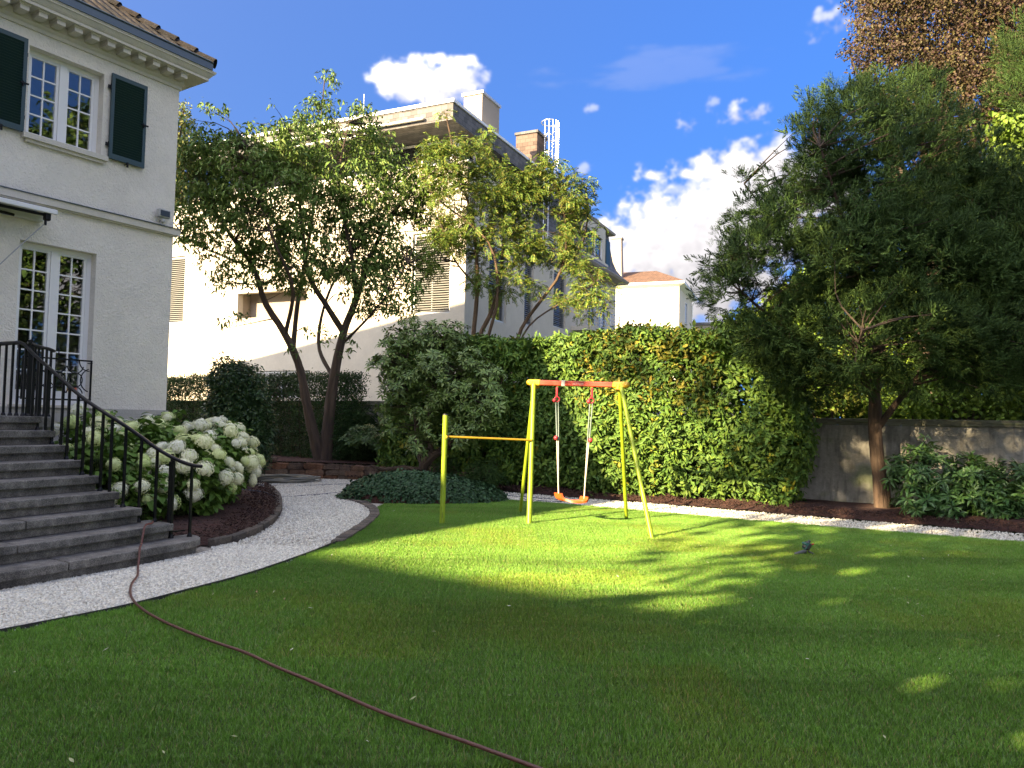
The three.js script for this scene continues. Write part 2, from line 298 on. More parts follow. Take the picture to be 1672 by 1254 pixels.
{ // mulched beds, gently uneven
  const bed = (poly, y, lift, name) => {
    const xs = poly.map((p) => p[0]), zs = poly.map((p) => p[1]), x0 = Math.min(...xs), x1 = Math.max(...xs), z0 = Math.min(...zs), z1 = Math.max(...zs), st = 0.16;
    const pos = [], uv = [], h = (x, z) => y + lift * smooth(0, 0.7, inside([x, z], poly) ? edgeDist([x, z], poly) : 0) + 0.03 * fbm(x * 3, 1, z * 3, 3);
    for (let x = x0; x < x1; x += st) for (let z = z0; z < z1; z += st) {
      if (!inside([x + st / 2, z + st / 2], poly)) continue;
      const q = [[x, z], [x, z + st], [x + st, z + st], [x, z], [x + st, z + st], [x + st, z]];
      for (const [a, b] of q) { pos.push(a, h(a, b), b); uv.push(a, b); }
    }
    const g = new THREE.BufferGeometry(); g.setAttribute('position', new THREE.Float32BufferAttribute(pos, 3)); g.setAttribute('uv', new THREE.Float32BufferAttribute(uv, 2)); g.computeVertexNormals();
    structure(name, g, M.soil); return h;
  };
  bed([...bedEdge, [-10, -16.2], [-5.4, -9.6], [-4.7, -9.1]], 0.0, 0.13, 'flower_bed');
  bed([[-8.6, -20.85], [-5, -20.7], [-3.5, -20.4], [-2.3, -19.6], [-1.1, -18.75], [-0.2, -18.0], [0.4, -17.25], [3, -15.65], [6, -13.6], [14, -8.2], [16.3, -9.9], [-7.5, -25.3], [-11, -23.5]], 0.0, 0.14, 'shrub_bed');
  bed([[-7.6, -20.75], [-5, -20.7], [-3.5, -20.35], [-2.3, -19.6], [-1.2, -18.75], [-2.0, -21.2], [-7.5, -25.0], [-10, -23.2]], 0.40, 0.02, 'raised_bed');
  reseed(31);
  const chip = [];
  for (let k = 0; k < 16000; k++) {
    const side = k % 2, p = side ? [rr(-7, -3.4), rr(-18.5, -9.3)] : (() => { const t = rr(-1.5, 15), s = rr(14.4, 16.3); return [s * 0.5446 + (t - 12.94) * 0.8387, -s * 0.8387 + (t - 12.94) * 0.5446]; })();
    if (side && !inside(p, [...bedEdge, [-10, -16.2], [-5.4, -9.6], [-4.7, -9.1]])) continue;
    const m = new THREE.Matrix4().compose(new THREE.Vector3(p[0], 0.115 + rr(-0.02, 0.03), p[1]), new THREE.Quaternion().setFromEuler(new THREE.Euler(rr(-0.6, 0.6), rr(0, 6), rr(-0.6, 0.6))), new THREE.Vector3(rr(0.5, 1.6), rr(0.5, 1.4), rr(0.5, 1.4)));
    chip.push(m);
  }
  const chipGeo = new THREE.BoxGeometry(0.035, 0.008, 0.015), cols = chip.map(() => { const v = rr(0.5, 1.4); return lin(0.042 * v, 0.019 * v, 0.013 * v); });
  const c = copies('bark_mulch', chipGeo, std({ color: lin(1, 1, 1), roughness: 1 }), chip, scene, cols); tag(c, 'dark reddish brown bark mulch covering the planting beds', 'mulch');
}
{ // loose white pebbles over the path
  reseed(41);
  const pb = []; for (let k = 0; k < 3; k++) { const g = new THREE.IcosahedronGeometry(0.011, 0), P = g.attributes.position; for (let i = 0; i < P.count; i++) { const q = 0.75 + 0.5 * hash3(Math.round(P.getX(i) * 3000), Math.round(P.getY(i) * 3000), k + Math.round(P.getZ(i) * 3000)); P.setXYZ(i, P.getX(i) * q * 1.25, P.getY(i) * q * 0.8, P.getZ(i) * q); } g.computeVertexNormals(); pb.push(g); }
  const main = [...lawnEdge.slice(6, 59), [-3.3, -16.7], [-2.4, -17.8], [-1.3, -18.4], [-2.6, -20.0], [-7, -20.3], [-6.6, -18.6], ...bedEdge.slice().reverse(), [-3.5, -9.2], [-3.9, -8.1], [-5.0, -6.0], [-8, -1]];
  const far = [[-0.1, -15.75], ...pathFar.slice(1), [14, -8.1], [6, -13.5], [3, -15.55], [0.4, -17.15], [-1.2, -18.3], [-2.2, -17.9]];
  const mats = [], cols = [];
  const put = (poly, n, x0, x1, z0, z1, big) => { for (let k = 0; k < n; k++) { const p = [rr(x0, x1), rr(z0, z1)]; if (!inside(p, poly)) continue; const s = rr(0.6, 1.35) * big; mats.push(new THREE.Matrix4().compose(new THREE.Vector3(p[0], 0.004 + 0.004 * s, p[1]), new THREE.Quaternion().setFromEuler(new THREE.Euler(rr(0, 6), rr(0, 6), rr(0, 6))), new THREE.Vector3(s, s, s))); const v = 0.40 + 0.38 * rnd(), w = rr(-0.02, 0.03); cols.push(lin(v + 0.02 + w, v, v * 0.87 - w)); } };
  put(main, 150000, -6, -2.1, -9.6, -4.2, 1);
  put(main, 90000, -7, -2.1, -20.3, -9.6, 1.0);
  put(far, 90000, -2.3, 10, -18.4, -9.3, 0.95);
  const c = copies('gravel_pebbles', pb[0], std({ roughness: 0.9 }), mats, scene, cols); tag(c, 'loose white marble gravel lying on the curved garden path', 'gravel');
}

// ================= the villa, in its own frame: x along the front, y up, z out from the front wall =================
const TURN = 57 * deg, ORIGIN = [-10.852, 0, -7.047];
const world = (s, h, t) => [ORIGIN[0] + s * 0.5446 + t * 0.8387, h, ORIGIN[2] - s * 0.8387 + t * 0.5446];
const villa = thing('villa', 'cream stucco villa with dark green shutters and a moulded cornice', 'house', ORIGIN, TURN);
const EX = 8.35, SX = -19, DEEP = 16.3; // front runs from SX to EX
{
  // --- front wall with openings ---
  const openings = [[5.76, 6.96, 1.72, 4.29], [5.76, 6.95, 5.97, 7.39], [1.2, 2.6, 1.72, 4.29], [1.4, 2.6, 5.97, 7.39], [-2.8, -1.6, 5.97, 7.39], [-7, -5.8, 5.97, 7.39]];
  const sh = new THREE.Shape([[SX, 1.68], [EX, 1.68], [EX, 7.7], [SX, 7.7]].map((p) => new THREE.Vector2(...p)));
  sh.holes = openings.map(([a, b, c, e]) => new THREE.Path([[a, c], [a, e], [b, e], [b, c]].map((p) => new THREE.Vector2(...p))));
  part('front_wall', new THREE.ExtrudeGeometry(sh, { depth: 0.36, bevelEnabled: false }).translate(0, 0, -0.36), M.stucco, villa);
  part('side_wall', box(EX - 0.36, EX, 1.68, 7.7, -DEEP, -0.362), M.stucco, villa);
  part('rear_wall', box(SX, EX - 0.362, 1.68, 7.7, -DEEP, -DEEP + 0.36), M.stucco, villa);
  part('side_wall', box(SX, SX + 0.36, 1.68, 7.7, -DEEP + 0.362, -0.362), M.stucco, villa);
  const pl = piece('plinth', villa);
  part('plinth_course', box(SX, EX + 0.05, -0.1, 1.60, -0.36, 0.05), M.plinth, pl);
  part('plinth_course', box(EX - 0.36, EX + 0.05, -0.1, 1.60, -DEEP, -0.362), M.plinth, pl);
  part('plinth_cap', box(SX, EX + 0.03, 1.602, 1.678, -0.36, 0.03), M.plinth, pl);
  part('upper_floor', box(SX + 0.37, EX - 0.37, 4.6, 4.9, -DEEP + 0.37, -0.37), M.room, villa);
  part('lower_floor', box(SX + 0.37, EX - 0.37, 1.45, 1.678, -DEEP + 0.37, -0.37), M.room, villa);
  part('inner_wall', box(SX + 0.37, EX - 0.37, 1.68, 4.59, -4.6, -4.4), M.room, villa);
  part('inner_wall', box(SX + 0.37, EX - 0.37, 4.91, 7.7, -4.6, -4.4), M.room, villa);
  // --- string course over the ground floor ---
  const ledge = piece('string_course', villa);
  part('ledge_band', box(SX, EX + 0.085, 4.90, 5.015, 0.001, 0.09), M.stone, ledge);
  part('ledge_soffit', box(SX, EX + 0.05, 4.875, 4.898, 0.001, 0.05), M.stone, ledge);
  part('ledge_flashing', box(SX, EX + 0.11, 5.017, 5.027, 0.001, 0.115), M.zinc, ledge);
  // --- cornice: mitred bands growing outwards ---
  const band = (o0, o1, h0, h1) => {
    const v = (o, h) => [[SX, h, o], [EX + o, h, o], [EX + o, h, -DEEP - o], [SX, h, -DEEP - o]], a = v(o0, h0), b = v(o1, h1), pos = [], uv = [];
    const quad = (p, q, r, s) => { for (const k of [p, q, r, p, r, s]) { pos.push(...k); uv.push(k[0] + k[2], k[1] + k[2] * 0.3); } };
    for (let i = 0; i < 4; i++) { const j = (i + 1) % 4; quad(a[i], a[j], b[j], b[i]); }
    quad(a[3], a[2], a[1], a[0]); quad(b[0], b[1], b[2], b[3]);
    const g = new THREE.BufferGeometry(); g.setAttribute('position', new THREE.Float32BufferAttribute(pos, 3)); g.setAttribute('uv', new THREE.Float32BufferAttribute(uv, 2)); g.computeVertexNormals(); return g;
  };
  const cor = piece('cornice', villa);
  for (const [a, b, c, e] of [[0.03, 0.03, 7.64, 7.70], [0.03, 0.075, 7.702, 7.745], [0.06, 0.06, 7.747, 7.87], [0.36, 0.36, 7.872, 7.92], [0.37, 0.385, 7.922, 7.94], [0.385, 0.43, 7.942, 8.0], [0.44, 0.45, 8.002, 8.03], [0.455, 0.455, 8.032, 8.05]]) part('cornice_moulding', band(a, b, c, e), M.stone, cor);
  const mod = merge([box(-0.065, 0.065, 7.775, 7.868, 0.062, 0.29), box(-0.08, 0.08, 7.845, 7.8715, 0.062, 0.305)]);
  for (let k = 0, x = EX - 0.1; k < 40; k++, x -= 0.272) part('modillion', mod, M.stone, cor, [x, 0, 0]);
  // --- gutter ---
  const gut = piece('gutter', villa);
  part('gutter_trough', box(SX, EX + 0.36, 8.052, 8.20, 0.30, 0.475), M.zinc, gut);
  part('gutter_lip', tube([[SX, 8.195, 0.482], [EX + 0.36, 8.195, 0.482]], 0.017, 4, 8), M.zinc, gut);
  part('gutter_trough', box(EX + 0.27, EX + 0.359, 8.052, 8.20, -DEEP, 0.299), M.zinc, gut);
  // --- hipped roof with its own tiles over the corner in view ---
  const K = 0.72, e0 = 0.33, hE = 8.19, half = DEEP / 2 + e0, ry = hE + half * K, z0 = e0, z1 = -DEEP - e0, zm = -DEEP / 2, x1 = EX + e0, x0 = SX - 12;
  const roofPos = [[[x0, hE, z0], [x1, hE, z0], [x1 - half, ry, zm], [x0, ry, zm]], [[x1, hE, z0], [x1, hE, z1], [x1 - half, ry, zm], [x1 - half, ry, zm]], [[x1, hE, z1], [x0, hE, z1], [x0, ry, zm], [x1 - half, ry, zm]]];
  const pos = [], uv = []; for (const q of roofPos) for (const k of [q[0], q[1], q[2], q[0], q[2], q[3]]) { pos.push(...k); uv.push(k[0] + k[2] * 0.2, k[1] - k[2]); }
  const rg = new THREE.BufferGeometry(); rg.setAttribute('position', new THREE.Float32BufferAttribute(pos, 3)); rg.setAttribute('uv', new THREE.Float32BufferAttribute(uv, 2)); rg.computeVertexNormals();
  const tileCol = [[0.075, 0.062, 0.055], [0.10, 0.078, 0.066], [0.058, 0.05, 0.047], [0.12, 0.10, 0.09], [0.09, 0.064, 0.05]];
  const tileTex = texture(256, (u, v) => { const n = 0.70 + 0.5 * (tf(u, v, 8, 5, 3) - 0.5), li = smooth(0.63, 0.72, tf(u, v, 10, 3, 44)); return [n + li * 0.35, n + li * 0.35, n + li * 0.30]; });
  const tileMats = tileCol.map((c) => std({ color: lin(c[0] * 0.42, c[1] * 0.42, c[2] * 0.42), map: per(tileTex.clone(), 0.6), bumpMap: per(stuccoBump.clone(), 0.3), bumpScale: 0.006, roughness: 0.95 }));
  const roof = part('roof', rg, std({ color: lin(0.09, 0.075, 0.066), map: per(tileTex.clone(), 0.9), roughness: 1 }), villa);
  const tw = 0.25, tl = 0.36, run = 0.31, ang = Math.atan(K);
  const tileGeo = (() => { // s-shaped pantile, x across, z down the slope
    const n = 8, P = [], U = [], up = (u) => 0.028 * Math.cos(u * Math.PI * 2 - 0.6) + 0.03; const q = (a) => { P.push(...a); U.push(a[0], a[2]); };
    for (let i = 0; i < n; i++) { const a = i / n, b = (i + 1) / n, xa = a * tw * 1.05, xb = b * tw * 1.05, ya = up(a), yb = up(b); for (const k of [[xa, ya, 0], [xa, ya, tl], [xb, yb, tl], [xa, ya, 0], [xb, yb, tl], [xb, yb, 0], [xa, ya, tl], [xa, ya - 0.02, tl], [xb, yb - 0.02, tl], [xa, ya, tl], [xb, yb - 0.02, tl], [xb, yb, tl]]) q(k); }
    const g = new THREE.BufferGeometry(); g.setAttribute('position', new THREE.Float32BufferAttribute(P, 3)); g.setAttribute('uv', new THREE.Float32BufferAttribute(U, 2)); g.computeVertexNormals(); return g;
  })();
  reseed(51); let count = 0;
  for (let row = 0; row < 11 && count < 285; row++) {
    const dn = (row + 1) * run, zz = z0 + 0.06 - dn * Math.cos(ang), yy = hE - 0.02 + dn * Math.sin(ang) + 0.02, limit = x1 - (row * run) * Math.cos(ang) - 0.12;
    for (let c = 0; c < 30; c++) {
      const x = limit - tw - c * tw; if (x < 3.2) break;
      const t = part('roof_tile', tileGeo, tileMats[Math.floor(rnd() * 5)], roof, [x + rr(-0.006, 0.006), yy + rr(0, 0.006), zz], [ang + rr(0.02, 0.045), 0, rr(-0.012, 0.012)]); count++;
    }
  }
  const hipGeo = new THREE.CylinderGeometry(0.11, 0.135, 0.42, 10, 1, true, -Math.PI / 2, Math.PI).rotateX(-Math.PI / 2);
  for (let k = 0; k < 14; k++) { const a = 0.05 + k * 0.24, m = part('hip_tile', hipGeo, tileMats[k % 5], roof, [x1 - a, hE + a * K + 0.035, z0 - a]); m.lookAt(new THREE.Vector3(...world(x1 - a - 1, hE + a * K + 0.035 + K - 0.09, z0 - a - 1))); m.rotateY(Math.PI); }
  // --- wing behind the viewer ---
  const wl = SX - 0.3, wr = SX - 9.6, we = 7.5; // its ridge runs out from the main block
  part('wing_wall', merge([box(wr, wl, -0.1, 8.2, -14, we)]), M.stucco, villa);
  const cx = (wl + wr) / 2, hw = (wl - wr) / 2 + 0.45, rh = 8.25 + hw * K, wp = [];
  for (const q of [[[cx + hw, 8.25, -16], [cx + hw, 8.25, we + 0.45], [cx, rh, we + 0.45 - hw], [cx, rh, -16]], [[cx + hw, 8.25, we + 0.45], [cx - hw, 8.25, we + 0.45], [cx, rh, we + 0.45 - hw], [cx, rh, we + 0.45 - hw]], [[cx - hw, 8.25, we + 0.45], [cx - hw, 8.25, -16], [cx, rh, -16], [cx, rh, we + 0.45 - hw]], [[cx - hw, 8.25, -16], [cx + hw, 8.25, -16], [cx, rh, -16], [cx, rh, -16]]]) for (const k of [q[0], q[1], q[2], q[0], q[2], q[3]]) wp.push(...k);
  const wg = new THREE.BufferGeometry(); wg.setAttribute('position', new THREE.Float32BufferAttribute(wp, 3)); wg.computeVertexNormals();
  part('wing_roof', wg, std({ color: lin(0.09, 0.075, 0.066), roughness: 1 }), villa);

  // --- windows and french doors ---
  const glazed = (name, a, b, c, e, rows, low) => {
    const w = piece(name, villa, [0, 0, 0]), z = -0.19, F = 0.07, md = (a + b) / 2;
    part('frame', merge([box(a, a + F, c, e, z - 0.05, z + 0.03), box(b - F, b, c, e, z - 0.05, z + 0.03), box(a + F, b - F, e - F, e, z - 0.05, z + 0.03), box(a + F, b - F, c, c + 0.05, z - 0.05, z + 0.03)]), M.whitePaint, w);
    part('meeting_stile', box(md - 0.055, md + 0.055, c + 0.051, e - F - 0.001, z - 0.04, z + 0.045), M.whitePaint, w);
    for (const [p, q] of [[a + F, md - 0.055], [md + 0.055, b - F]]) {
      const S = 0.045, y0 = c + 0.05 + S + low, y1 = e - F - 0.035;
      part('sash', merge([box(p + 0.001, p + S, y0, y1, z - 0.03, z + 0.02), box(q - S, q - 0.001, y0, y1, z - 0.03, z + 0.02), box(p + 0.001, q - 0.001, y1, y1 + 0.034, z - 0.03, z + 0.02), box(p + 0.001, q - 0.001, c + 0.051, y0, z - 0.03, z + 0.02)]), M.whitePaint, w);
      const m = (p + q) / 2, bars = [box(m - 0.012, m + 0.012, y0, y1, z - 0.015, z + 0.012)];
      for (let k = 1; k < rows; k++) { const y = y0 + (y1 - y0) * k / rows; bars.push(box(p + S, m - 0.0125, y - 0.012, y + 0.012, z - 0.014, z + 0.011), box(m + 0.0125, q - S, y - 0.012, y + 0.012, z - 0.014, z + 0.011)); }
      part('glazing_bars', merge(bars), M.whitePaint, w);
      for (let k = 0; k < rows; k++) for (const [u, v] of [[p + S, m], [m, q - S]]) {
        const pw = v - u, ph = (y1 - y0) / rows, g = new THREE.PlaneGeometry(pw, ph), o = part('pane', g, M.glass, w, [(u + v) / 2, y0 + ph * (k + 0.5), z - 0.003]);
        o.rotation.set((hash3(k, Math.round(u * 100), 3) - 0.5) * 0.012, (hash3(k, Math.round(u * 100), 5) - 0.5) * 0.012, 0);
      }
    }
    return w;
  };
  glazed('french_door', 5.76, 6.96, 1.72, 4.29, 7, 0.14).userData.label = 'tall white french door with small dark panes';
  glazed('window', 5.76, 6.95, 5.97, 7.39, 4, 0);
  glazed('french_door', 1.2, 2.6, 1.72, 4.29, 7, 0.14);
  glazed('window', 1.4, 2.6, 5.97, 7.39, 4, 0); glazed('window', -2.8, -1.6, 5.97, 7.39, 4, 0); glazed('window', -7, -5.8, 5.97, 7.39, 4, 0);
  part('window_sill', merge([box(5.69, 7.03, 5.885, 5.965, -0.15, 0.10), box(5.74, 6.98, 5.835, 5.884, 0.001, 0.06)]), M.stone, villa);
  part('door_sill', box(5.7, 7.02, 1.68, 1.718, -0.2, 0.08), M.stone, villa);
  for (const [a, b] of [[7.05, 7.69], [5.05, 5.70]]) { // open louvred shutters lying on the wall
    const g = piece('shutter', villa), zf = 0.035, y0 = 5.96, y1 = 7.44, f = 0.055;
    part('shutter_frame', merge([box(a, a + f, y0, y1, zf, zf + 0.04), box(b - f, b, y0, y1, zf, zf + 0.04), box(a + f, b - f, y1 - 0.07, y1, zf, zf + 0.04), box(a + f, b - f, y0, y0 + 0.09, zf, zf + 0.04)]), M.shutterFrame, g);
    part('shutter_backing', box(a + f, b - f, y0 + 0.09, y1 - 0.07, zf + 0.002, zf + 0.006), M.shutter, g);
    const slat = new THREE.BoxGeometry(b - a - 2 * f, 0.042, 0.007).rotateX(0.75), n = 30;
    for (let k = 0; k < n; k++) part('slat', slat, M.shutter, g, [(a + b) / 2, y0 + 0.115 + k * (y1 - y0 - 0.2) / (n - 1), zf + 0.021]);
    for (const y of [6.2, 7.2]) part('hinge', merge([box(-0.045, 0.02, -0.03, 0.03, 0, 0.02), cyl([0, -0.05, 0.02], [0, 0.05, 0.02], 0.012)]), M.iron, g, [a > 6 ? a : b, y, zf - 0.01]);
    part('catch', merge([box(-0.07, 0.05, -0.01, 0.012, 0.02, 0.045), cyl([-0.03, -0.05, 0.03], [-0.03, 0.03, 0.03], 0.012)]), M.iron, g, [b - 0.02, 6.72, zf + 0.02]);
    part('holdback', merge([cyl([0, 0, -0.03], [0, 0, 0.06], 0.01), box(-0.015, 0.015, -0.06, 0.03, 0.05, 0.065)]), M.iron, g, [(a + b) / 2, y0 - 0.02, zf]);
  }
}
// --- floodlight on the string course ---
{
  const L = thing('floodlight', 'small grey floodlight with motion sensor above the ledge at the villa corner', 'floodlight', world(8.07, 5.03, 0.02), TURN);
  const grey = std({ color: lin(0.42, 0.42, 0.40), roughness: 0.5 }), dk = std({ color: lin(0.05, 0.055, 0.06), roughness: 0.15 });
  part('bracket', merge([cyl([0, -0.004, 0.05], [0, 0.10, 0.05], 0.014), box(-0.04, 0.04, -0.004, 0.014, 0.0, 0.09), cyl([0, 0.08, -0.02], [0, 0.08, 0.08], 0.016)]), grey, L);
  const head = part('housing', merge([rbox(0.23, 0.15, 0.10, 0.02).translate(0, 0.20, 0.09)]), grey, L); head.rotation.x = 0.0;
  part('lens', box(-0.09, 0.09, 0.145, 0.25, 0.1405, 0.146), dk, L);
  part('sensor', new THREE.SphereGeometry(0.035, 12, 8).translate(-0.02, 0.06, 0.12), grey, L);
}
// --- awning folded at the wall ---
{
  const A = thing('awning', 'folded white awning with a dark arm under the ledge of the villa', 'awning', world(0, 0, 0), TURN);
  const cloth = std({ color: lin(0.62, 0.62, 0.58), roughness: 0.8 });
  part('cassette', merge([rbox(5.2, 0.05, 0.42, 0.015).rotateX(0.12).translate(3.47, 4.76, 0.235), rbox(5.16, 0.14, 0.10, 0.03).translate(3.47, 4.68, 0.06)]), cloth, A);
  part('front_bar', rbox(5.2, 0.075, 0.045, 0.012).translate(3.47, 4.72, 0.46), M.whitePaint, A);
  part('folding_arm', merge([cyl([5.95, 4.66, 0.40], [4.1, 4.66, 0.30], 0.024), cyl([4.1, 4.64, 0.25], [5.6, 4.62, 0.12], 0.024)]), M.iron, A);
  part('arm_joint', merge([rbox(0.09, 0.13, 0.09, 0.02).translate(5.95, 4.64, 0.40), cyl([5.93, 4.50, 0.40], [5.93, 4.62, 0.40], 0.02)]), M.iron, A);
  part('crank_rod', tube([[5.92, 4.52, 0.40], [5.5, 4.0, 0.40], [5.0, 3.35, 0.38], [4.6, 2.9, 0.36]], 0.009, 16, 6), std({ color: lin(0.35, 0.35, 0.34), roughness: 0.5 }), A);
}

// ================= stone staircase (villa frame) =================
const RISE = 0.172, ENDS = [0, 5.74, 5.44, 5.22, 5.12, 5.06, 5.03, 5.01, 5.0, 5.0];
const frontT = (k, s) => 5.47 - 0.327 * (k - 1) - 0.032 * (s - 2) * (s - 2);
{
  const st = thing('stone_staircase', 'broad curved flight of nine weathered grey granite steps up to the villa', 'staircase', ORIGIN, TURN);
  reseed(61);
  const outline = (k, s0, s1, grow, backT, roundR, r2) => { // plan outline of a step between s0 and s1
    const p = []; for (let i = 0; i <= 16; i++) { const s = s0 + (s1 - roundR - s0) * i / 16; p.push([s, frontT(k, s) + grow]); }
    if (roundR > 0) { const cx = s1 - roundR, ct = frontT(k, cx) + grow - roundR; for (let i = 1; i <= 7; i++) { const a = Math.PI / 2 - i / 7 * Math.PI / 2; p.push([cx + roundR * Math.cos(a), ct + roundR * Math.sin(a)]); } }
    p.push([s1, backT], [s0, backT]); return p;
  };
  const slab = (pts, h0, h1, bevel) => { const s = new THREE.Shape(pts.map(([a, b]) => new THREE.Vector2(a, -b))); const g = new THREE.ExtrudeGeometry(s, { depth: h1 - h0 - 2 * bevel, bevelEnabled: bevel > 0, bevelThickness: bevel, bevelSize: bevel, bevelOffset: -bevel, bevelSegments: 2 }); g.rotateX(-Math.PI / 2); g.translate(0, h0 + bevel, 0); return g; };
  for (let k = 1; k <= 9; k++) {
    const h = RISE * k, end = ENDS[k], left = -1.7 + 0.0 * k, r = k === 1 ? 0.42 : 0.05, joints = k === 9 ? [left, 1.2, 3.3, end] : [left, 0.4, 2.2, k === 1 ? 3.95 : k === 2 ? 3.62 : k === 3 ? 3.85 : 3.0 + (k % 3) * 0.35, end];
    const last = k === 9, bt = last ? 0.05 : frontT(k + 1, 3) - 0.5;
    for (let j = 0; j < joints.length - 1; j++) { const a = joints[j] + (j ? 0.007 : 0), b = joints[j + 1] - (j < joints.length - 2 ? 0.007 : 0), e = j === joints.length - 2; part('tread_slab', slab(outline(k, a, b, 0.012 + rr(-0.006, 0.006), bt, e ? r : 0), h - 0.085 + rr(-0.002, 0.002), h + rr(-0.003, 0.003), 0.012), M.granite, st); }
    part('riser', slab(outline(k, left + 0.03, end - 0.035, -0.045, bt - 0.02, k === 1 ? 0.38 : 0.02), Math.max(-0.05, h - RISE + 0.003), h - 0.0885, 0), M.granite, st);
  }
  part('stair_core', slab([[-1.6, 2.2], [4.93, 2.2], [4.93, 0.06], [-1.6, 0.06]], -0.05, RISE * 8 - 0.01, 0), M.plinth, st);
  part('stair_core', slab([[-1.6, 4.0], [4.9, 3.7], [4.9, 2.203], [-1.6, 2.203]], -0.05, RISE * 4 - 0.09, 0), M.plinth, st);
}
// --- wrought iron railing down the stair ---
function railing(name, label, cat, feet, railPts, extras) {
  const r = thing(name, label, cat, ORIGIN, TURN);
  part('handrail', (() => { const c = new THREE.CatmullRomCurve3(railPts.map(V3), false, 'centripetal'); const s = new THREE.Shape(); s.absellipse(0, 0, 0.022, 0.034, 0, Math.PI * 2); return new THREE.ExtrudeGeometry(s, { extrudePath: c, steps: 60, bevelEnabled: false, curveSegments: 6 }); })(), M.iron, r);
  const c = new THREE.CatmullRomCurve3(railPts.map(V3), false, 'centripetal').getPoints(240);
  for (const [s, t, h] of feet) { let top = c[0]; for (const p of c) if (Math.hypot(p.x - s, p.z - t) < Math.hypot(top.x - s, top.z - t)) top = p; const b = piece('baluster', r, [s, h, t]); part('bar', box(-0.013, 0.013, 0, top.y - h - 0.012, -0.013, 0.013), M.iron, b); part('foot', merge([cyl([0, 0, 0], [0, 0.02, 0], 0.034, 0.028, 8), cyl([0, 0.02, 0], [0, 0.045, 0], 0.028, 0.016, 8)]), M.iron, b); }
  if (extras) extras(r);
  return r;
}
{
  const feet = [[5.62, 4.80, 1], [5.42, 4.74, 1], [5.36, 4.50, 2], [5.22, 4.40, 2], [5.12, 4.24, 3], [5.03, 4.10, 3], [5.02, 3.92, 4], [4.98, 3.78, 4], [4.97, 3.60, 5], [4.96, 3.46, 5], [4.95, 3.27, 6], [4.95, 3.12, 6], [4.95, 2.90, 7], [4.95, 2.73, 7], [4.95, 2.53, 8], [4.95, 2.36, 8], [4.95, 2.13, 9], [4.95, 1.96, 9], [4.95, 1.79, 9], [4.95, 1.6, 9], [4.95, 1.4, 9], [4.95, 1.2, 9], [4.95, 1.0, 9], [4.95, 0.8, 9], [4.95, 0.6, 9]].map(([s, t, k]) => [s, t, RISE * k]);
  railing('stair_railing', 'black wrought iron railing sweeping down beside the stone steps', 'railing', feet,
    [[5.72, 0.995, 4.84], [5.62, 1.01, 4.81], [5.50, 1.055, 4.76], [5.36, 1.18, 4.55], [5.2, 1.37, 4.33], [5.06, 1.53, 4.12], [4.99, 1.66, 3.85], [4.96, 1.80, 3.52], [4.95, 1.99, 3.12], [4.95, 2.17, 2.73], [4.95, 2.34, 2.36], [4.95, 2.50, 2.04], [4.95, 2.515, 1.8], [4.95, 2.515, 0.5]],
    (r) => {
      part('newel', merge([box(5.46, 5.505, RISE, 1.05, 4.585, 4.63), box(5.44, 5.525, RISE, RISE + 0.02, 4.565, 4.65), cyl([5.483, 1.05, 4.607], [5.483, 1.14, 4.607], 0.018)]), M.iron, r);
      part('tie_bar', box(5.42, 5.62, RISE + 0.06, RISE + 0.075, 4.7, 4.72), M.iron, r);
    });
  const f2 = []; for (let k = 0; k < 9; k++) { const a = k / 8; f2.push([5.0 + 0.80 * Math.pow(a, 1.1), 2.12 - 1.08 * a - 0.1 * Math.sin(a * 3.14), RISE * 9 - 0.01]); }
  const land = thing('landing_apron', 'rounded stone apron at the side of the top landing', 'landing', ORIGIN, TURN);
  const sh = new THREE.Shape([[5.01, -0.07], [5.9, -0.07], [5.88, -1.05], [5.5, -1.75], [5.01, -2.2]].map((p) => new THREE.Vector2(...p)));
  part('slab', new THREE.ExtrudeGeometry(sh, { depth: 0.12, bevelEnabled: true, bevelSize: 0.012, bevelThickness: 0.012, bevelOffset: -0.012, bevelSegments: 2 }).rotateX(-Math.PI / 2).translate(0, RISE * 9 - 0.145, 0), M.granite, land);
  part('support_wall', box(5.08, 5.75, -0.05, RISE * 9 - 0.15, 0.06, 1.0), M.plinth, land);
  railing('landing_railing', 'short curved black iron railing at the top landing by the french door', 'railing', f2, [[4.99, 2.53, 2.16], [5.12, 2.53, 1.86], [5.3, 2.53, 1.6], [5.52, 2.53, 1.32], [5.72, 2.53, 1.12], [5.86, 2.515, 0.98]]);
}
